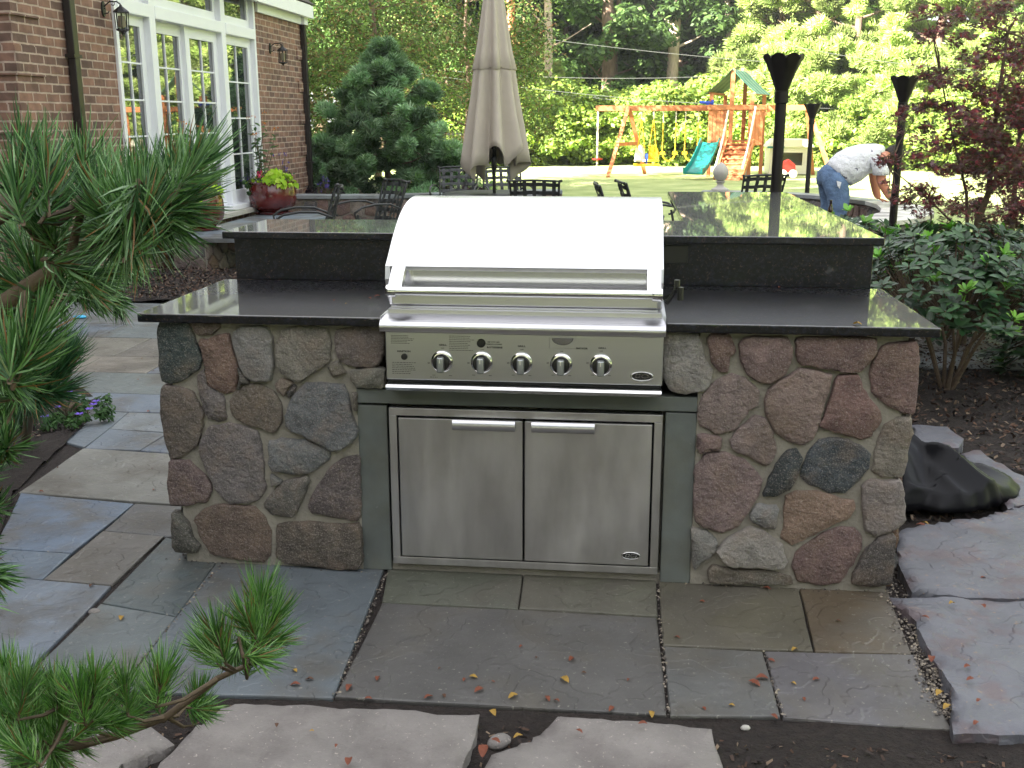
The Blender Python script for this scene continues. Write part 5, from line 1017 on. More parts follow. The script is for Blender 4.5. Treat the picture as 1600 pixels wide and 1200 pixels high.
# ------------------------------------------------------------------ terrace furniture
def strap_grid(mb, f, nu, nv, w=.032, t=.004, seg=5, u0=0, u1=1, v0=0, v1=1):
    """woven flat straps on the surface f(u,v)->(x,y,z)"""
    def strip(pts, side):
        vs = []; fs = []
        for i, (p, n_, s_) in enumerate(pts): vs += [p-s_*w/2-n_*t/2, p+s_*w/2-n_*t/2, p+s_*w/2+n_*t/2, p-s_*w/2+n_*t/2]
        for i in range(len(pts)-1):
            for k in range(4): fs.append((i*4+k, i*4+(k+1) % 4, (i+1)*4+(k+1) % 4, (i+1)*4+k))
        mb.add(vs, fs)
    def fr_(u, v):
        p = Vector(f(u, v)); du = (Vector(f(u+.01, v))-Vector(f(u-.01, v))).normalized(); dv = (Vector(f(u, v+.01))-Vector(f(u, v-.01))).normalized(); return p, du, dv, du.cross(dv).normalized()
    for i in range(nu):
        u = (i+.5)/nu; pts = []
        for j in range(nv*2+1): v = j/(nv*2); p, du, dv, n_ = fr_(u, v); pts.append((p+n_*.006*(1 if (j//2+i) % 2 else -1), n_, du))
        strip(pts, 0)
    for j in range(nv):
        v = (j+.5)/nv; pts = []
        for i in range(nu*2+1): u = i/(nu*2); p, du, dv, n_ = fr_(u, v); pts.append((p-n_*.006*(1 if (i//2+j) % 2 else -1), n_, dv))
        strip(pts, 1)
def chair_proto():
    o = empty('patio_chair', (0,0,0), 'x', 'patio chair', 'woven strap metal chairs on the terrace')
    back = lambda u, v: ((u-.5)*(.50+.05*v), -.24-.15*v-.05*math.sin(PI*u)*.9, .44+.46*v+.012*math.sin(PI*u))
    seat = lambda u, v: ((u-.5)*.5, -.24+.47*v, .43-.01*math.sin(PI*v))
    b_ = MB(); strap_grid(b_, back, 5, 5, .042); b_.build('back_straps', M['chair_metal'], o)
    b_ = MB(); b_.tube([back(0, v) for v in (0,.25,.5,.75,1)]+[back(u, 1.0) for u in (.1,.3,.5,.7,.9)]+[back(1, v) for v in (1,.75,.5,.25,0)], .013, 8); b_.tube([back(0,1.0), (back(0,1)[0]-.025, back(0,1)[1]-.03, back(0,1)[2]+.005)], [.015,.017], 8); b_.tube([back(1,1.0), (back(1,1)[0]+.025, back(1,1)[1]-.03, back(1,1)[2]+.005)], [.015,.017], 8); b_.build('back_frame', M['chair_metal'], o, auto=60)
    b_ = MB(); strap_grid(b_, seat, 5, 5, .034); b_.build('seat', M['chair_metal'], o)
    b_ = MB(); pts = [(-.26,-.25,.42),(-.26,.24,.42),(.26,.24,.42),(.26,-.25,.42),(-.26,-.25,.42)]; b_.tube(pts, .013, 8); b_.build('seat_frame', M['chair_metal'], o, auto=60)
    for s_ in (-1, 1):
        b_ = MB(); b_.tube([(s_*.27,-.30,.62),(s_*.30,-.16,.675),(s_*.31,.02,.68),(s_*.31,.18,.655),(s_*.30,.26,.60),(s_*.295,.25,.55),(s_*.295,.19,.53)], .012, 8); b_.build('arm', M['chair_metal'], o, auto=60)
        b_ = MB(); b_.tube([(s_*.295,.22,.58),(s_*.28,.25,.42),(s_*.27,.27,.0)], .014, 8); b_.build('leg', M['chair_metal'], o, auto=60)
        b_ = MB(); b_.tube([(s_*.26,-.26,.46),(s_*.27,-.28,.2),(s_*.27,-.36,.0)], .014, 8); b_.build('leg', M['chair_metal'], o, auto=60)
    return o
ch = chair_proto(); first = True
def cpos(px, py, z=.9): q = az(px, py, z); return q
for px, py, zt_, face, lb in ((528,292,.9,-70,'woven strap chair farthest left, seen almost edge on'),(618,283,.9,-50,'woven strap chair beside the grill hood, second from the left'),(717,262,.9,0,'woven strap chair left of the umbrella pole, back toward the wall'),(783,263,.9,20,'woven strap chair right behind the umbrella pole'),(835,283,.9,180,'dark woven strap chair just right of the umbrella, back to the viewer'),(935,295,.86,95,'dark chair behind the hood, the left of two mere chair tops'),(972,291,.86,100,'dark chair behind the hood, the right of two mere chair tops'),(1196,272,.92,-160,'woven strap chair beside the big torch right of the stone finial')):
    q = cpos(px, py, zt_); a = math.radians(face)      # face: direction the seated person looks, 0 = toward the viewer
    rz = a+PI; yb = -.39; cx0 = q[0]-(-math.sin(rz))*yb; cy0 = q[1]-math.cos(rz)*yb
    if first: ch.location = (cx0, cy0, 0); ch.rotation_euler = (0,0,rz); ch['label'] = lb; first = False
    else: copy_tree(ch, loc=(cx0, cy0, 0), rz=rz, label=lb)
UX, UY = ay(772, 240, 9.2)[0], 9.2
tb = empty('dining_table', (UX,UY,0), 'round dark metal terrace table round the umbrella pole', 'table'); m_ = MB(); m_.lathe([(.03,.69),(.60,.69),(.61,.70),(.60,.71),(.03,.71)], (UX,UY,0), 40); m_.build('table_top', M['chair_metal'], tb, auto=50)
for i in range(4): a = PI/4+i*PI/2; m_ = MB(); m_.tube([(UX+.5*math.cos(a),UY+.5*math.sin(a),.69),(UX+.42*math.cos(a),UY+.42*math.sin(a),.35),(UX+.52*math.cos(a),UY+.52*math.sin(a),0)], .018, 8); m_.build('leg', M['chair_metal'], tb, auto=60)
um = empty('patio_umbrella', (UX,UY,0), 'closed beige patio umbrella with drooping folds', 'umbrella'); m_ = MB(); m_.tube([(UX,UY,.06),(UX,UY,3.45)], .02, 12); m_.build('pole', M['iron'], um, auto=60)
m_ = MB(); m_.tube([(UX,UY,.98),(UX,UY,1.0),(UX,UY,1.12),(UX,UY,1.14)], [.02,.035,.035,.02], 12); m_.tube([(UX,UY,1.22),(UX,UY,1.26)], .03, 10); m_.build('crank', M['black_plastic'], um, auto=50)
m_ = MB(); m_.lathe([(.27,0),(.28,.03),(.25,.06),(.05,.08),(.035,.3)], (UX,UY,0), 28); m_.build('base', M['iron'], um, auto=50)
def canopy(zs, name, nf=8, n=160, solid=.004):
    """closed canopy: eight deep folds whose hem drops unevenly"""
    vs = []; fs = []
    for zi, (r, am, tt) in enumerate(zs):
        for k in range(n):
            t = 2*PI*k/n; fold = math.cos(nf*t+.35*math.sin(2*t)); ff = (1 if fold > 0 else -1)*abs(fold)**.75; rr = r*(1+am*ff*(1+.25*math.sin(3*t+1)))
            z = tt(t) if callable(tt) else tt; vs.append((UX+rr*math.cos(t+.25)*(1.0), UY+rr*math.sin(t+.25)*.85, z))
    for i in range(len(zs)-1):
        for k in range(n): fs.append((i*n+k, i*n+(k+1) % n, (i+1)*n+(k+1) % n, (i+1)*n+k))
    mb = MB(); mb.add(vs, fs); o = mb.build(name, M['fabric'], um, smooth=True); md = o.modifiers.new('thickness', 'SOLIDIFY'); md.thickness = solid; return o
hem = lambda t: .985+.10*math.cos(4*t+1.4)+.05*math.cos(8*t)*1.+(.19 if math.sin(t+.25) < -.25 and math.cos(t+.25) > -.15 else 0)
Z = lambda z: (lambda t: z+(hem(t)-1)*max(0, (1.75-z)/.75)**1.5)
canopy([(.05,.0,3.3),(.09,.15,3.0),(.125,.22,2.7),(.16,.25,2.4),(.195,.27,2.12),(.222,.28,1.85),(.255,.29,Z(1.6)),(.288,.29,Z(1.35)),(.315,.28,Z(1.15)),(.335,.27,Z(1.0))], 'canopy')
canopy([(.055,.0,3.31),(.105,.14,2.9),(.15,.2,2.5),(.18,.22,2.3),(.215,.24,lambda t: 2.15-.03*abs(math.cos(4*t))),(.212,.24,lambda t: 2.148-.03*abs(math.cos(4*t))),(.17,.2,lambda t: 2.2)], 'vent_flap')
# side table with a beer bottle
q = az(1296, 350, .5); st_ = empty('side_table', (q[0],q[1],0), 'small round side table under the brown bottle', 'side table'); m_ = MB(); m_.lathe([(.02,.485),(.21,.485),(.215,.4925),(.21,.50),(.02,.50)], (q[0],q[1],0), 28); m_.build('table_top', M['chair_metal'], st_, auto=50)
for i in range(3): a = i*2.09; m_ = MB(); m_.tube([(q[0]+.15*math.cos(a),q[1]+.15*math.sin(a),.485),(q[0]+.18*math.cos(a),q[1]+.18*math.sin(a),0)], .01, 6); m_.build('leg', M['chair_metal'], st_)
bo = empty('beer_bottle', (q[0],q[1],.5), 'brown beer bottle with a paper label standing right of the bar', 'bottle'); m_ = MB(); m_.lathe([(.028,.501),(.030,.506),(.030,.63),(.024,.66),(.014,.69),(.0125,.735),(.0145,.737),(.0145,.747),(.011,.748)], (q[0],q[1],0), 20); m_.build('glass', M['bottle_glass'], bo, auto=60)
m_ = MB(); m_.lathe([(.0305,.535),(.0308,.536),(.0308,.60),(.0305,.601)], (q[0],q[1],0), 20); m_.build('label', M['paper'], bo, auto=60)
# torches
def torch(px, Y, pxw, ztop, zbase, label, R):
    q = ay(px, 150, Y); x = q[0]; o = empty('garden_torch', (x, Y, 0), label, 'garden torch', 'black metal garden torches'); H = ztop
    m_ = MB(); m_.tube([(x,Y,-.1),(x,Y,H-.26)], .034*R/.12, 18); m_.build('pole', M['torch'], o, auto=60)
    m_ = MB(); m_.tube([(x,Y,H-.30),(x,Y,H-.295),(x,Y,H-.225),(x,Y,H-.22)], [.034*R/.12,.042*R/.12,.042*R/.12,.03*R/.12], 18); m_.bar((x+.04*R/.12,Y,H-.26),(x+.052*R/.12,Y,H-.26),.02,.012); m_.build('collar', M['torch'], o, auto=50)
    # flower shaped bowl: eight petals with scalloped tips
    lob = lambda r, z, t: (r*(1+.05*abs(math.cos(4*t))*((z-(H-.22))/.22)), z+(.03*abs(math.sin(4*t))**.6-.008 if z > H-.03 else 0))
    m_ = MB(); n = 64; prof_ = [(R*.32,H-.222),(R*.38,H-.2),(R*.62,H-.12),(R*.86,H-.05),(R*.99,H-.018),(R*.96,H-.018),(R*.80,H-.06),(R*.3,H-.19)]; m_.lathe(prof_, (x,Y,0), n, lob=lob); m_.build('bowl', M['torch'], o, auto=40)
torch(1221, 3.62, 57, 1.955, 0, 'big black torch close behind the granite bar', .122); torch(1412, 6.5, 40, 1.925, 0, 'black torch right of the bending man', .122); torch(1271, 12.95, 24, 1.78, 0, 'small far black torch behind the seat wall left of the man', .122)
# stone finial
q = az(1127, 300, .5); q = (q[0], 13.02); fi = empty('stone_finial', (q[0],q[1],.5), 'pale pineapple shaped stone finial on the seat wall', 'finial')
m_ = MB(); m_.lathe([(.13,.501),(.13,.53),(.10,.545),(.06,.57),(.045,.60),(.06,.63),(.08,.64),(.05,.65)], (q[0],q[1],0), 28); m_.build('pedestal', M['concrete'], fi, auto=50)
def pine_l(r, z, t): k = (z-.65)/.28; return (r*(1+.06*abs(math.sin(7*t+k*9))*abs(math.sin(7*t-k*9))), z)
m_ = MB(); m_.lathe([(.04,.65)]+[(.115*math.sin(PI*(.12+.86*i/14))**.75, .655+.27*i/14) for i in range(15)], (q[0],q[1],0), 48, lob=pine_l); m_.build('pineapple', M['concrete'], fi, auto=70)

# ------------------------------------------------------------------ play set
Yp = 27.5
pw = lambda px, py, Y=Yp: Vector(tuple(ay(px, py, Y)))
ps_ = empty('play_set', (pw(1145,272)[0],Yp,0), 'cedar play set with swing beam, tower, ladder and green slide', 'play set')
def part(name, m, f, parent=None, **k): mb = MB(); f(mb); return mb.build(name, M[m], parent if parent is not None else ps_, **k)
bz = pw(932,169)[2]; bx0 = pw(931,169)[0]; bx1 = pw(1262,176)[0]
part('swing_beam', 'cedar', lambda m_: m_.box((bx0,Yp-.05,bz-.08),(bx1,Yp+.05,bz+.07)), bevel=.01)
ax_x = pw(982,172)[0]; foot = pw(951,262)
part('a_frame_leg', 'cedar', lambda m_: m_.bar((ax_x,Yp-.06,bz+.02),(foot[0],Yp-1.0,0),.1,.1,(1,0,0))); part('a_frame_leg', 'cedar', lambda m_: m_.bar((ax_x+.02,Yp+.06,bz+.02),(foot[0]+1.05,Yp+1.1,0),.1,.1,(1,0,0)))
part('a_frame_brace', 'cedar', lambda m_: m_.bar(((ax_x+foot[0])/2-.02,Yp-.6,bz*.47),((ax_x+foot[0]+1.05)/2+.05,Yp+.6,bz*.47),.08,.1))
part('a_frame_leg', 'cedar', lambda m_: m_.bar((pw(1262,180)[0],Yp,bz+.02),(pw(1292,250)[0],Yp-.9,0),.1,.1,(1,0,0))); part('a_frame_leg', 'cedar', lambda m_: m_.bar((pw(1260,180)[0],Yp,bz+.02),(pw(1280,250)[0],Yp+.9,0),.1,.1,(1,0,0)))
tx0, tx1, ty0, ty1 = pw(1108,200)[0], pw(1190,200)[0], Yp-.75, Yp+.75; tx0n, tx1n = ay(1107,200,ty0)[0], ay(1176,200,ty0)[0]
tx0 = tx0n; tx1 = tx1n; dz = .98; pk = ay(1142,108,ty0)[2]; ez = ay(1110,147,ty0)[2]; mx = (tx0+tx1)/2-.0
for x in (tx0+.05, tx1-.05):
    for y_ in (ty0, ty1): xo = .5*(y_ > Yp); part('post', 'cedar', lambda m_: m_.box((x-.05+xo,y_-.05,0),(x+.05+xo,y_+.05,ez)), bevel=.006)
for y_ in (ty0-.02, ty1+.02): xo = .5*(y_ > Yp); part('gable_post', 'cedar', lambda m_: m_.box((mx-.055+xo,y_-.05,dz-.1),(mx+.055+xo,y_+.045,pk)), bevel=.006)
part('deck', 'cedar', lambda m_: [m_.box((tx0+.06+.06*i,ty0+.052+i*.14,dz-.04),(tx1-.06+.06*i,ty0+.185+i*.14,dz)) for i in range(9)])
for x in (tx0+.0, tx1-.0): part('side_panel', 'cedar', lambda m_: [m_.box((x-.02+.038*(i+.5),ty0+.06+i*.115,dz-.15),(x+.02+.038*(i+.5),ty0+.165+i*.115,bz-.07)) for i in range(12)])
part('rail', 'cedar', lambda m_: m_.box((tx0-.05,ty0-.1,bz-.06),(tx1+.35,ty0-.055,bz+.07)), bevel=.008); part('rail', 'cedar', lambda m_: m_.box((tx0-.05,ty1+.06,bz-.06),(tx1+.05,ty1+.1,bz+.07)), bevel=.008)
part('front_panel', 'cedar', lambda m_: [m_.box((tx0+.11+i*.1,ty0-.052,dz-.16),(tx0+.20+i*.1,ty0-.03,bz-.07)) for i in range(4)]); part('front_panel', 'cedar', lambda m_: [m_.box((tx1-.13+i*.1,ty0-.052,dz-.1),(tx1-.04+i*.1,ty0-.03,bz-.07)) for i in range(4)])
part('lower_panel', 'cedar', lambda m_: [m_.box((tx1-.75+i*.115,ty0+.06,0),(tx1-.645+i*.115,ty0+.09,.62)) for i in range(6)])
part('eave_rail', 'cedar', lambda m_: m_.bar((tx0+.01,ty0,ez+.015),(tx0+.51,ty1,ez+.015),.08,.06)); part('eave_rail', 'cedar', lambda m_: m_.bar((tx1-.01,ty0,ez+.015),(tx1+.49,ty1,ez+.015),.08,.06))
def cloth(m_, s_):
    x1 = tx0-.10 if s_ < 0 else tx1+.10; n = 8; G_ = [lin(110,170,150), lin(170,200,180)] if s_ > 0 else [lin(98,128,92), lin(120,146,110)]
    for i in range(n):
        ya, yb_ = ty0-.12+(ty1-ty0+.24)*i/n, ty0-.12+(ty1-ty0+.24)*(i+1)/n
        for j in range(6):
            P_ = []
            for (y_, u) in ((ya, j/6), (yb_, j/6), (yb_, (j+1)/6), (ya, (j+1)/6)): P_.append((mx+(x1-mx)*u+.5*(y_-ty0)/(ty1-ty0), y_, pk+(ez-pk)*u-.03*math.sin(PI*u)))
            m_.add(P_, [(0,1,2,3)], G_[i % 2])
for s_ in (-1, 1): o_ = part('canopy', 'canopy_green', lambda m_: cloth(m_, s_)); o_.modifiers.new('t', 'SOLIDIFY').thickness = .006
# slide
def slide(m_):
    a = Vector((tx0+.05,ty0-.1,dz-.05)); b_ = ay(1082,271,Yp-2.2); b_ = Vector((b_[0], Yp-2.2, .12)); n = 12; pts = []
    for i in range(n+1): t = i/n; pts.append(a.lerp(b_, t)+Vector((0,0,-.12*math.sin(PI*t)+(.06 if i == n else 0))))
    pr_ = [(-.28,.13),(-.25,.14),(-.22,.02),(-.1,0),(.1,0),(.22,.02),(.25,.14),(.28,.13),(.26,-.03),(-.26,-.03)]; vs = []; fs = []; d = (b_-a); d.z = 0; s_ = Vector((d.y,-d.x,0)).normalized()*-1
    for p in pts:
        for u, h in pr_: vs.append(p+s_*u+Vector((0,0,h)))
    k = len(pr_)
    for i in range(n):
        for j in range(k): fs.append((i*k+j, i*k+(j+1) % k, (i+1)*k+(j+1) % k, (i+1)*k+j))
    fs += [tuple(range(k)), tuple(range(n*k, (n+1)*k))]; m_.add(vs, fs)
part('slide', 'slide_green', slide, smooth=False, auto=50)
# climbing ramp with steps and rope rails
ra, rb_ = Vector((mx+.28,ty0-.1,dz)), Vector((ay(1122,280,Yp-1.9)[0]+.25,Yp-2.0,0)); sd_ = Vector((1,-.25,0)).normalized()*.36
for s_ in (-1, 1): part('ladder_rail', 'cedar', lambda m_: m_.bar(ra+sd_*s_, rb_+sd_*s_, .05, .14))
for i in range(7): t = .08+i*.13; part('step', 'cedar', lambda m_: m_.bar((ra.lerp(rb_, t))-sd_, (ra.lerp(rb_, t))+sd_, .13, .035))
part('ramp_board', 'cedar', lambda m_: m_.bar(ra.lerp(rb_, .02)-Vector((0,0,.05)), rb_-Vector((0,0,.03)), .62, .02))
for s_ in (-1, 1): part('hand_rail', 'rope', lambda m_: m_.tube([(ra+sd_*s_).lerp(rb_+sd_*s_, t)+Vector((0,0,.28+.62*(1-t)**2)) for t in (0,.2,.4,.6,.8,1)], .03, 8))
part('brace', 'cedar', lambda m_: m_.bar((tx1+.05,ty0,bz-.45),(tx1+.42,ty0,bz-.08),.07,.07,(0,1,0)))
# swings hang from the beam: things of their own
def swing(px0, px1, py1, label):
    x0, x1 = pw(px0,170)[0], pw(px1,170)[0]; zb_ = pw(px0, py1)[2]; o = empty('belt_swing', ((x0+x1)/2,Yp,zb_), label, 'swing', 'yellow chained swings')
    for x in (x0, x1): mb = MB(); mb.tube([(x,Yp,bz-.08),(x,Yp,bz-.4)], .016, 6); mb.build('chain', M['rope'], o); mb = MB(); mb.tube([(x,Yp,bz-.4),(x,Yp,zb_+.25)], .015, 6); mb.build('chain_sleeve', M['yellow'], o)
    mb = MB(); cx_ = (x0+x1)/2; hw = (x1-x0)/2; pts = [(cx_-hw*math.cos(t), zb_+.25-.25*math.sin(t)) for t in [PI*i/10 for i in range(11)]]
    for i in range(10): mb.bar((pts[i][0],Yp,pts[i][1]),(pts[i+1][0],Yp,pts[i+1][1]),.14,.035,(0,0,1) if 0 < i < 9 else (0,1,0))
    mb.build('seat', M['yellow'], o)
swing(1037,1057,251,'yellow belt swing, the left of the two belts'); swing(1072,1092,251,'yellow belt swing nearer the slide')
x0, x1 = pw(1003,170)[0], pw(1022,170)[0]; gl = empty('glider_swing', ((x0+x1)/2,Yp,.3), 'yellow and white two seat glider swing', 'swing')
for x, e0, e1 in ((x0,-.09,.11),(x1,-.11,.09)):
    for e in (e0, e1): mb = MB(); mb.tube([(x,Yp,bz-.3),(x+e,Yp,.75)], .018, 6); mb.build('rope', M['yellow'], gl)
    mb = MB(); mb.tube([(x,Yp,bz-.08),(x,Yp,bz-.3)], .025, 6); mb.build('hanger', M['rope'], gl)
for x, m_n in ((x0-.02,'toy_white'),(x1+.02,'toy_white')): mb = MB(); mb.box((x-.16,Yp-.12,.38),(x+.16,Yp+.12,.44)); mb.prism([(x-.15,Yp+.12,.44),(x-.13,Yp+.12,.72),(x-.06,Yp+.12,.84),(x+.06,Yp+.12,.84),(x+.13,Yp+.12,.72),(x+.15,Yp+.12,.44)], (0,.04,0)); mb.build('seat', M['yellow' if x > x0 else m_n], gl, bevel=.015)
mb = MB(); mb.box((x0-.2,Yp-.14,.26),(x1+.2,Yp+.14,.32)); mb.build('foot_board', M['yellow'], gl, bevel=.01)
mb = MB(); mb.box(((x0+x1)/2-.03,Yp-.05,.32),((x0+x1)/2+.03,Yp+.05,.6)); mb.build('handle_post', M['blue_toy'], gl)
q = pw(933,170); dk = empty('disc_swing', (q[0],Yp,.4), 'rope disc swing at the left end of the beam', 'swing'); mb = MB(); mb.tube([(q[0]+.03,Yp,bz-.08),(q[0]+.03,Yp,.12)], .028, 8); mb.build('rope', M['rope'], dk); mb = MB(); mb.lathe([(.02,.42),(.15,.43),(.15,.47),(.02,.48)], (q[0]+.03,Yp,0), 20); mb.build('seat', M['red_toy'], dk)
q = pw(1105,165,ty0+.1); tl = empty('toy_telescope', (q[0],ty0,bz), 'blue toy telescope on the tower rail', 'toy'); mb = MB(); mb.tube([(q[0]-.22,ty0-.02,bz+.14),(q[0]+.12,ty0-.02,bz+.12)], [.035,.05], 10); mb.build('barrel', M['blue_toy'], tl, auto=60); mb = MB(); mb.tube([(q[0]+.1,ty0-.02,bz+.13),(q[0]+.16,ty0-.02,bz+.13)], .08, 12); mb.build('hood', M['blue_toy'], tl, auto=60); mb = MB(); mb.box((q[0]-.03,ty0-.05,bz+.071),(q[0]+.03,ty0,bz+.12)); mb.build('mount', M['blue_toy'], tl)
q = pw(1158,260,Yp-1.2); tc_ = empty('storage_bin', (q[0],Yp-1.2,0), 'small grey bin beside the ladder foot', 'bin'); mb = MB(); mb.prism([(q[0]-.13,Yp-1.33,0),(q[0]+.13,Yp-1.33,0),(q[0]+.16,Yp-1.33,.5),(q[0]-.16,Yp-1.33,.5)], (0,.26,0)); mb.build('body', M['concrete'], tc_, bevel=.015)
# plastic playhouse, sand toys
q = ay(1232, 262, 29.0); ph = empty('playhouse', (q[0],29,0), 'pale plastic playhouse with a green roof edge behind the big torch', 'playhouse')
def phb(mb):
    x0, x1, y0, y1 = q[0]-.75, q[0]+.65, 28.4, 29.6
    for a, c in ((x0, x0+.3), (x1-.3, x1)): mb.box((a,y0,.0),(c,y0+.08,1.05))
    mb.box((x0+.3,y0,.0),(x1-.3,y0+.08,.35)); mb.box((x0+.3,y0,.85),(x1-.3,y0+.08,1.05)); mb.box((x0,y0+.08,0),(x0+.08,y1,1.05)); mb.box((x1-.08,y0+.08,0),(x1,y1,1.05)); mb.box((x0+.08,y1-.08,0),(x1-.08,y1,1.05))
mb = MB(); phb(mb); mb.build('wall', M['toy_white'], ph); ph.scale = (.85,1,.72); mb = MB(); mb.prism([(q[0]-.85,28.3,1.05),(q[0]+.75,28.3,1.05),(q[0]+.5,28.3,1.38),(q[0]-.6,28.3,1.38)], (0,1.4,0)); mb.build('roof', M['toy_white'], ph, bevel=.04); mb = MB(); mb.box((q[0]-.86,28.27,1.03),(q[0]-.3,28.31,1.1)); mb.build('roof_trim', M['slide_green'], ph)
q = ay(1230, 264, 26.5); rt = empty('ride_on_toy', (q[0],26.5,0), 'red and white ride on toy on the sunlit lawn behind the torch', 'toy'); mb = MB(); mb.prism([(q[0]-.2,26.4,.15),(q[0]+.22,26.4,.15),(q[0]+.2,26.4,.35),(q[0]+.02,26.4,.5),(q[0]-.18,26.4,.4)], (0,.25,0)); mb.build('body', M['red_toy'], rt, bevel=.03)
for dx in (-.13,.14): mb = MB(); mb.lathe([(.02,0),(.11,.01),(.11,.05),(.02,.06)], (q[0]+dx,26.39,.11), 16, axis='y'); mb.build('wheel', M['toy_white'], rt, auto=60)

# wires across the wood
for i, (a, b_, D_) in enumerate((((560,82),(930,150),34),((620,104),(1190,172),36),((780,40),(1240,92),35),((600,92),(800,94),33),((1400,86),(1475,80),30))):
    p, q = Vector(tuple(ad(a[0]-200, a[1]-22, D_))), Vector(tuple(ad(b_[0]+400, b_[1]+20, D_))); mb = MB(); mb.tube([p.lerp(q, t)+Vector((0,0,-.5*4*t*(1-t))) for t in [j/14 for j in range(15)]], .008, 5)
    tag(mb.build('overhead_wire', M['wire'], None), ['sagging overhead wire in front of the trees, the lowest left one','sagging overhead wire passing behind the swing beam','upper overhead wire above the play tower','thin overhead wire beside the umbrella','short wire before the bright pines at right'][i], 'overhead wire', 'overhead wires')

# ------------------------------------------------------------------ the man bending over the wall
def skin_mesh(name, verts, edges, radii, m, parent, sub=2, root=0, scl=None):
    me = bpy.data.meshes.new(name); me.from_pydata(verts, edges, []); o = bpy.data.objects.new(name, me); COL.objects.link(o)
    sk = o.modifiers.new('s', 'SKIN'); sk.use_smooth_shade = True
    for i, v in enumerate(me.skin_vertices[0].data): v.radius = radii[i] if isinstance(radii[i], tuple) else (radii[i], radii[i]); v.use_root = (i == root)
    ss = o.modifiers.new('ss', 'SUBSURF'); ss.levels = ss.render_levels = sub
    bpy.context.view_layer.update(); ev_ = bpy.data.meshes.new_from_object(o.evaluated_get(bpy.context.evaluated_depsgraph_get())); bpy.data.objects.remove(o); ev_.name = name
    for p_ in ev_.polygons: p_.use_smooth = True
    ev_.materials.clear(); return link(name, ev_, M[m], parent)
hp = ay(1299, 262, 10.75); px_, py_ = hp[0], 10.75
man = empty('person', (px_, py_, 0), 'man in white t-shirt and jeans bending over the seat wall', 'person')
# body: x forward, y left, local to hips
Bv = [(.03,0,.85),(.14,0,.92),(.32,0,1.02),(.50,0,1.10),(.64,0,1.12),(.70,0,1.10),  # 0 pelvis..5 neck
 (.74,0,1.08),(.77,0,1.05),                        # 6 skull 7 face
 (.57,-.21,1.05),(.575,-.25,.80),(.70,-.26,.60),(.76,-.27,.565), # near arm 8-11
 (.57,.21,1.05),(.60,.26,.80),(.66,.27,.58),(.70,.27,.54),  # far arm 12-15
 (.0,-.12,.88),(.045,-.14,.50),(-.01,-.15,.09),(.13,-.17,.045), # near leg
 (.0,.12,.88),(.06,.15,.50),(.03,.16,.09),(.17,.18,.045)]
Be = [(0,1),(1,2),(2,3),(3,4),(4,5),(5,6),(6,7),(4,8),(8,9),(9,10),(10,11),(4,12),(12,13),(13,14),(14,15),(0,16),(16,17),(17,18),(18,19),(0,20),(20,21),(21,22),(22,23)]
Br = [.12,(.12,.12),(.13,.13),(.12,.12),(.09,.10),.06,.06,.05,.08,.066,.052,.034,.08,.066,.052,.034,.095,.07,.045,.035,.095,.07,.045,.035]
skin_mesh('body', Bv, Be, Br, 'skin', man)
# shirt, trousers as slightly larger skins over the same skeleton
def loft(name, rings, m, n=26):
    mb = MB(); vs = []; fs = []
    for i, (x, y_, z, ry, rz, tilt) in enumerate(rings):      # ring centre, half width, half thickness, tilt of the section
        for k in range(n):
            t = 2*PI*k/n; v = rz*math.sin(t)*(1+.05*math.sin(3*t+i)); vs.append((x-math.sin(tilt)*v, y_+ry*math.cos(t)*(1+.03*math.sin(5*t+i*2)), z+math.cos(tilt)*v))
    for i in range(len(rings)-1):
        for k in range(n): fs.append((i*n+k, i*n+(k+1) % n, (i+1)*n+(k+1) % n, (i+1)*n+k))
    fs += [tuple(range(n))[::-1], tuple(range((len(rings)-1)*n, len(rings)*n))]; mb.add(vs, fs); o = mb.build(name, M[m], None, smooth=True); o.parent = man; return o
loft('shirt', [(.085,0,.865,.212,.213,.85),(.12,0,.90,.222,.222,.75),(.19,0,.945,.232,.232,.6),(.28,0,.985,.238,.232,.45),(.38,0,1.03,.238,.212,.3),(.47,0,1.08,.235,.175,.2),(.55,0,1.12,.215,.14,.1),(.60,0,1.14,.15,.10,-.1),(.63,0,1.14,.085,.07,-.2)], 'tshirt')
for s_ in (-1, 1): loft('sleeve', [(.50,s_*.15,1.10,.08,.12,1.57),(.535,s_*.215,1.05,.09,.115,1.6),(.56,s_*.24,.96,.088,.105,1.57),(.575,s_*.25,.87,.088,.10,1.57)], 'tshirt')
loft('trousers', [(.10,0,.885,.20,.195,.85),(.06,0,.865,.208,.20,.95),(.02,0,.835,.215,.195,1.2),(.005,0,.79,.22,.18,1.45),(.005,0,.74,.20,.165,1.57)], 'denim')
for s_, dx in ((-1,.045),(1,.0)): loft('trouser_leg', [(.0+dx*.2,s_*.105,.90,.12,.165,1.57),(.015+dx*.4,s_*.115,.76,.125,.165,1.57),(.04+dx,s_*.13,.60,.115,.145,1.57),(.06+dx,s_*.14,.48,.108,.128,1.57),(.035+dx,s_*.15,.32,.098,.12,1.57),(.01+dx,s_*.155,.10,.095,.118,1.57),(.01+dx,s_*.155,.06,.09,.11,1.57)], 'denim')
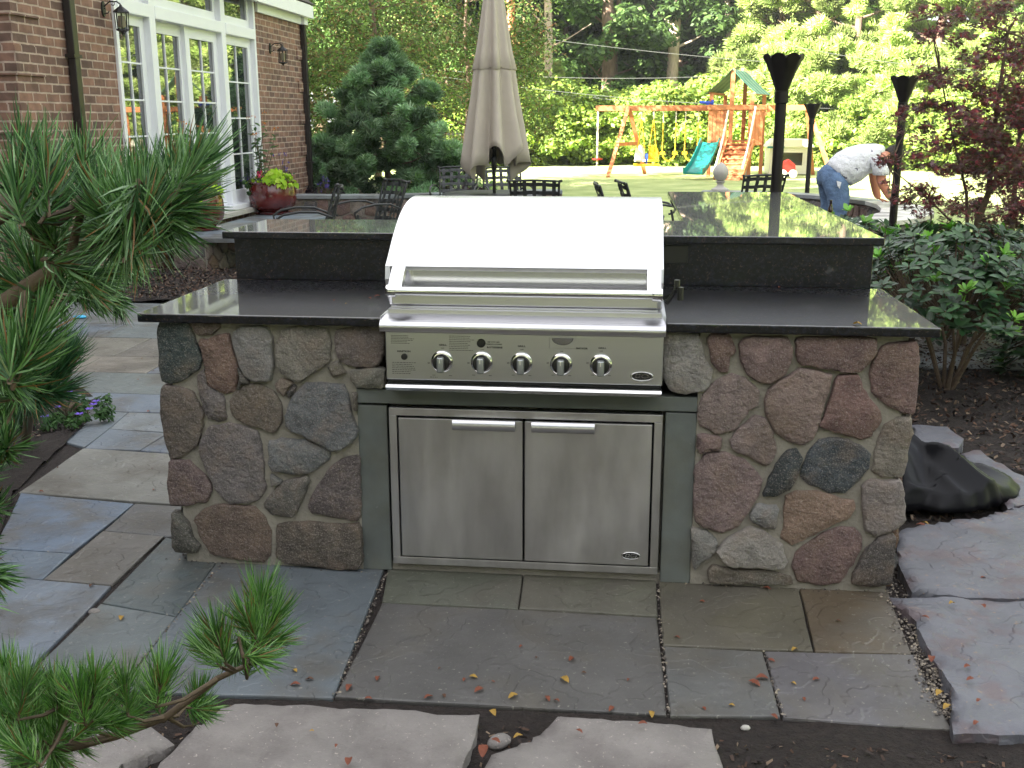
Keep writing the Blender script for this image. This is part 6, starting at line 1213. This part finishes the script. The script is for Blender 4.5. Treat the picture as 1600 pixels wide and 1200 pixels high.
# head, hair, ear, hands
hd_ = MB(); hd_.lathe([(.01,-.13),(.055,-.12),(.08,-.08),(.092,-.02),(.096,.04),(.085,.09),(.055,.12),(.01,.13)], (0,0,0), 20); me_o = hd_.build('head', M['skin'], None, smooth=True); me_o.parent = man; me_o.location = (.755,0,1.095); me_o.rotation_euler = (0,math.radians(62),0); me_o.scale = (1,.82,1)
fc = MB(); fc.lathe([(.014,-.01),(.016,0),(.006,.03)], (.094,0,-.02), 8); fc.build('nose', M['skin'], None, smooth=True).parent = me_o
for s_ in (-1, 1): e = MB(); e.lathe([(.004,-.03),(.014,-.02),(.016,0),(.014,.02),(.004,.03)], (0,s_*.1,-.01), 8); e.build('ear', M['skin'], None, smooth=True).parent = me_o
for s_ in (-1, 1): e = MB(); e.lathe([(.002,-.008),(.008,-.004),(.008,.004),(.002,.008)], (.088,s_*.032,.015), 8); e.build('eye', M['hair'], None, smooth=True).parent = me_o
mo = MB(); mo.box((.078,-.022,-.072),(.089,.022,-.066)); mo.build('mouth', M['red_toy'], None).parent = me_o
hr_ = MB(); hr_.lathe([(.06,-.085),(.094,-.07),(.108,-.01),(.108,.04),(.098,.095),(.066,.135),(.01,.148)], (-.022,0,0), 20); hr_.build('hair', M['hair'], None, smooth=True).parent = me_o
for s_, bx_, by_, bz_ in ((-1,.76,-.27,.565),(1,.70,.27,.54)):
    for k in range(5):
        y_ = by_+s_*0+(k-1.5)*.019 if k < 4 else by_-s_*.035; L = (.07,.08,.075,.06,.045)[k]
        skin_mesh('finger' if k < 4 else 'thumb', [(bx_-.01,by_+(y_-by_)*.5,bz_),(bx_+.04 if k < 4 else bx_+.01,y_,bz_-.012),(bx_+.04+L*.6 if k < 4 else bx_+.03,y_,bz_-.03),(bx_+.04+L if k < 4 else bx_+.045,y_,bz_-.045)], [(0,1),(1,2),(2,3)], [.014,.011,.009,.008], 'skin', man, 1)
sh_ = MB()
for s_, x_, y_ in ((-1,.06,-.16),(1,.095,.17)):
    s1 = MB(); s1.prism([(x_-.14,y_-.045,.0),(x_+.10,y_-.05,.0),(x_+.15,y_-.02,.0),(x_+.15,y_+.02,.0),(x_+.10,y_+.05,.0),(x_-.14,y_+.045,.0)], (0,0,.09)); s1.build('shoe', M['shoe'], None, bevel=.02).parent = man
# white cloth tag in the back pocket
cl = MB(); cl.add([(.03,-.255,.80),(.09,-.258,.78),(.075,-.26,.70),(.045,-.258,.73)], [(0,1,2,3)]); c_o = cl.build('pocket_cloth', M['tshirt'], None); c_o.parent = man; c_o.modifiers.new('t', 'SOLIDIFY').thickness = .008

# ------------------------------------------------------------------ black grill cover lying at the right
gc = MB(); C0 = az(1480, 790); C0 = np.array([1.72,.86]); n, k = 96, 26; vs = []; fs = []
ctrl = [(1.30,.70),(1.42,.66),(1.5,.72),(1.62,.69),(1.74,.72),(1.86,.80),(2.03,.99),(2.02,1.08),(1.85,1.18),(1.7,1.3),(1.5,1.35),(1.3,1.3)]
cs_ = chaikin(chaikin(ctrl, 1), 1); ang = sorted([(math.atan2(y_-C0[1], x-C0[0]), math.hypot(x-C0[0], y_-C0[1])) for x, y_ in cs_]); AA = [a for a, _ in ang]; RR = [r for _, r in ang]
def rad(a): return float(np.interp(a, [AA[-1]-2*PI]+AA+[AA[0]+2*PI], [RR[-1]]+RR+[RR[0]]))
pk_ = [(1.47,.98,.235,.15),(1.64,.96,.18,.15),(1.35,1.0,.21,.16),(1.80,1.0,.085,.12),(1.93,1.03,.03,.09)]
def hgt(x, y_, u):
    h = 0
    for a, b_, hh, s_ in pk_: h = max(h, hh*math.exp(-((x-a)**2+(y_-b_)**2)/(2*s_*s_)))
    th = math.atan2(y_-C0[1], x-C0[0]); ta = math.atan2(y_-1.0, x-1.44); da = math.hypot(y_-1.0, x-1.44); f_ = (1-abs(math.sin(3.2*ta+.8+.8*math.sin(4*da))))**1.6*.07*min(1, da*4)+(1-abs(math.sin(7*ta+2+2*da)))**2*.022*min(1, da*3)+.01*math.sin(13*x+8*y_)
    return (h+f_*.9)*min(1, (1-u)*5)**.55+.012
for i in range(k):
    u = i/(k-1)
    for j in range(n): a = -PI+2*PI*j/n; r_ = rad(a)*u*(1+.03*math.sin(11*a)); x, y_ = C0[0]+math.cos(a)*r_, C0[1]+math.sin(a)*r_; vs.append((x, y_, hgt(x, y_, u)+.02))
for i in range(k-1):
    for j in range(n): fs.append((i*n+j, i*n+(j+1) % n, (i+1)*n+(j+1) % n, (i+1)*n+j))
gc.add(vs, fs); gco = gc.build('grill_cover', M['vinyl'], None, smooth=True); gco.modifiers.new('t', 'SOLIDIFY').thickness = -.006; tag(gco, 'crumpled black vinyl grill cover heaped on the slab right of the island', 'grill cover')

# ------------------------------------------------------------------ small litter
bp = MB(); q = az(125, 497); bp.lathe([(.005,.001),(.04,.002),(.045,.012),(.02,.022),(.003,.024)], (q[0],q[1],.002), 12, lob=lambda r, z, t: (r*(1+.3*math.cos(2*t)), z)); tag(bp.build('plastic_scrap', M['blue_plastic'], None, smooth=True), 'small bright blue plastic scrap lying on the far paving', 'plastic scrap')
LM = [mat('dry_leaf_rust', lin(122,66,44), rough=.7, var=.3, vscale=60, transl=.15), mat('dry_leaf_brown', lin(88,60,44), rough=.8, var=.3, vscale=60, transl=.1), mat('dry_leaf_yellow', lin(168,134,58), rough=.7, var=.2, vscale=60, transl=.2)]
def leafmesh(m, seed):
    r_ = random.Random(seed); L = 8; vs = []; fs = []
    for i in range(L+1):
        u = i/L; w_ = .26*math.sin(PI*min(1, u*.93+.07))**.8; c_ = r_.uniform(.25,.5); zz = .16*math.sin(PI*u)*r_.uniform(.8,1.2)+(.22*(u-.5)**2)
        vs += [(u-.5, -w_, zz+w_*c_*1.6), (u-.5, 0, zz), (u-.5, w_, zz+w_*c_*1.4)]
    for i in range(L): a = i*3; fs += [(a,a+3,a+4,a+1),(a+1,a+4,a+5,a+2)]
    vs += [(-.5,-.012,.05),(-.72,0,.08),(-.5,.012,.05)]; fs.append((len(vs)-3,len(vs)-2,len(vs)-1))
    me = bpy.data.meshes.new('fallen_leaf'); me.from_pydata([(x*.05, y_*.05, z*.05) for x, y_, z in vs], [], fs); me.materials.append(m); [setattr(p, 'use_smooth', True) for p in me.polygons]; return me
LMESH = [[leafmesh(m, s+i*7) for s in range(3)] for i, m in enumerate(LM)]; CN = ['rust red', 'brown', 'yellow']
def leaf(px, py, k, sc, where, z=0.003, grp='fallen leaves on the paving'):
    q = az(px, py, z); o = bpy.data.objects.new('fallen_leaf', random.choice(LMESH[k])); COL.objects.link(o); o.location = (q[0], q[1], z-.001); o.rotation_euler = (random.uniform(-.15,.15), random.uniform(-.1,.1), random.uniform(0,6.28)); s_ = sc*random.uniform(.8,1.2); o.scale = (s_,)*3
    tag(o, 'small dry %s leaf lying %s' % (CN[k], where), 'leaf', grp)
W1, W2, W3, W4, W5 = 'on the big centre flagstone', 'on the flagstones right of centre', 'on the left flagstones', 'on the front rough slabs', 'on the right hand slabs'
for px, py, k, sc, wh in ((590,1060,0,1,W1),(748,1079,0,1.2,W1),(740,1058,2,1,W1),(670,1090,0,.8,W1),(693,1087,1,.7,W1),(802,1088,2,1,W1),(855,1092,0,.8,W1),(870,1095,0,.6,W1),(883,1063,2,1.2,W1),(893,1030,0,1.1,W1),(838,1027,1,.5,W1),(814,1010,0,.5,W1),(912,1051,1,.5,W1),(982,1062,0,.5,W1),(955,1108,0,1,W1),(770,1065,0,.5,W1),(575,1092,0,.7,W1),(545,1075,0,1,W1),(725,1062,0,.5,W1),(687,1044,1,.4,W1),
 (462,1070,0,.9,W3),(484,1062,1,.8,W3),(461,1048,2,.6,W3),(190,966,2,1.1,W3),(143,915,1,.6,W3),(238,732,1,.5,W3),(90,730,1,.6,W3),(64,768,0,.7,W3),(232,643,0,.9,W3),(180,640,0,.5,W3),(240,580,1,.5,W3),(215,593,0,.5,W3),(170,520,1,.6,W3),(222,560,0,.5,W3),(240,765,0,.5,W3),(330,900,1,.5,W3),(500,880,2,.6,W3),
 (1058,996,0,.7,W2),(1097,940,0,.6,W2),(1198,920,0,1,W2),(1242,1015,2,.9,W2),(1178,1068,0,1.3,W2),(1190,1060,0,1,W2),(1205,1032,0,.8,W2),(1240,1068,2,.7,W2),(1275,1062,0,.7,W2),(1143,1102,2,.6,W2),(1100,1107,0,.5,W2),(1256,1092,0,.6,W2),(1017,1116,2,.9,W2),(1210,1120,0,.9,W2),(1310,970,1,.5,W2),
 (770,1114,2,1.2,W4),(545,1190,0,1,W4),(432,1133,1,.7,W4),(905,1143,0,.8,W4),(1004,1131,0,.7,W4),(810,1151,2,.8,W4),(755,1174,0,1.3,W4),(775,1158,0,.9,W4),(487,1142,2,.5,W4),(525,1165,0,.5,W4),
 (1440,822,0,1.1,W5),(1446,818,2,.9,W5),(1487,943,2,.9,W5),(1536,947,0,1,W5),(1511,1042,0,1,W5),(1516,1062,0,.8,W5),(1468,1084,2,1.3,W5),(1480,1105,2,1.1,W5),(1530,1095,0,.7,W5),(1525,1130,0,.7,W5),(1536,903,0,.6,W5),(1446,965,0,.8,W5),(1455,1030,0,1,W5)): leaf(px, py, k, sc*.62, wh, .003 if wh in (W1,W2,W3) else .05 if wh == W4 else .04)
W6, W7 = 'on the right granite counter', 'on the left granite counter'
for px, py, k, sc, wh in ((1340,507,2,1.0,W6),(1100,445,0,.4,W6),(1218,449,0,.5,W6),(1183,447,1,.3,W6),(522,469,0,.5,W7),(590,463,0,.6,W7),(578,466,0,.5,W7),(541,474,2,.3,W7),(597,437,2,.6,W7),(296,480,1,.3,W7)): leaf(px, py, k, sc*.7, wh, HC+.002, 'fallen leaves on the granite')
pb = MB()
for i, (px, py, r_, c) in enumerate(((780,1160,.03,'slabrock'),(1165,1133,.012,'concrete'),(148,955,.02,'slabrock'))):
    q = az(px, py); ico = MB(); ico.lathe([(r_*.3,0),(r_*.9,r_*.3),(r_,r_*.6),(r_*.7,r_*1.0),(r_*.1,r_*1.15)], (q[0],q[1],-.015), 10, lob=lambda r, z, t: (r*(1+.2*math.sin(2*t+i)+.1*math.sin(5*t)), z)); tag(ico.build('loose_stone', M[c], None, smooth=True), ['pale stone in the soil gap between the front slabs','small cream pebble on the dark soil in front','small stone beside the bottom left pine'][i], 'stone')

# ------------------------------------------------------------------ thin volume added to lighten the far view, standing for glare
hz = MB(); hz.box((-70,-40,-1.1),(90,82,22)); hz.build('glare_veil', None, None); ho = COL.objects['glare_veil']; hm = bpy.data.materials.new('glare_veil'); hm.use_nodes = True; hN = hm.node_tree.nodes; hN.remove(hN['Principled BSDF']); pv = hN.new('ShaderNodeVolumePrincipled')
pv.inputs['Color'].default_value = (.95,.97,1,1); pv.inputs['Density'].default_value = VEIL; pv.inputs['Anisotropy'].default_value = .2; hm.node_tree.links.new(pv.outputs[0], hN['Material Output'].inputs['Volume']); ho.data.materials.append(hm); tag(ho, kind='stuff')
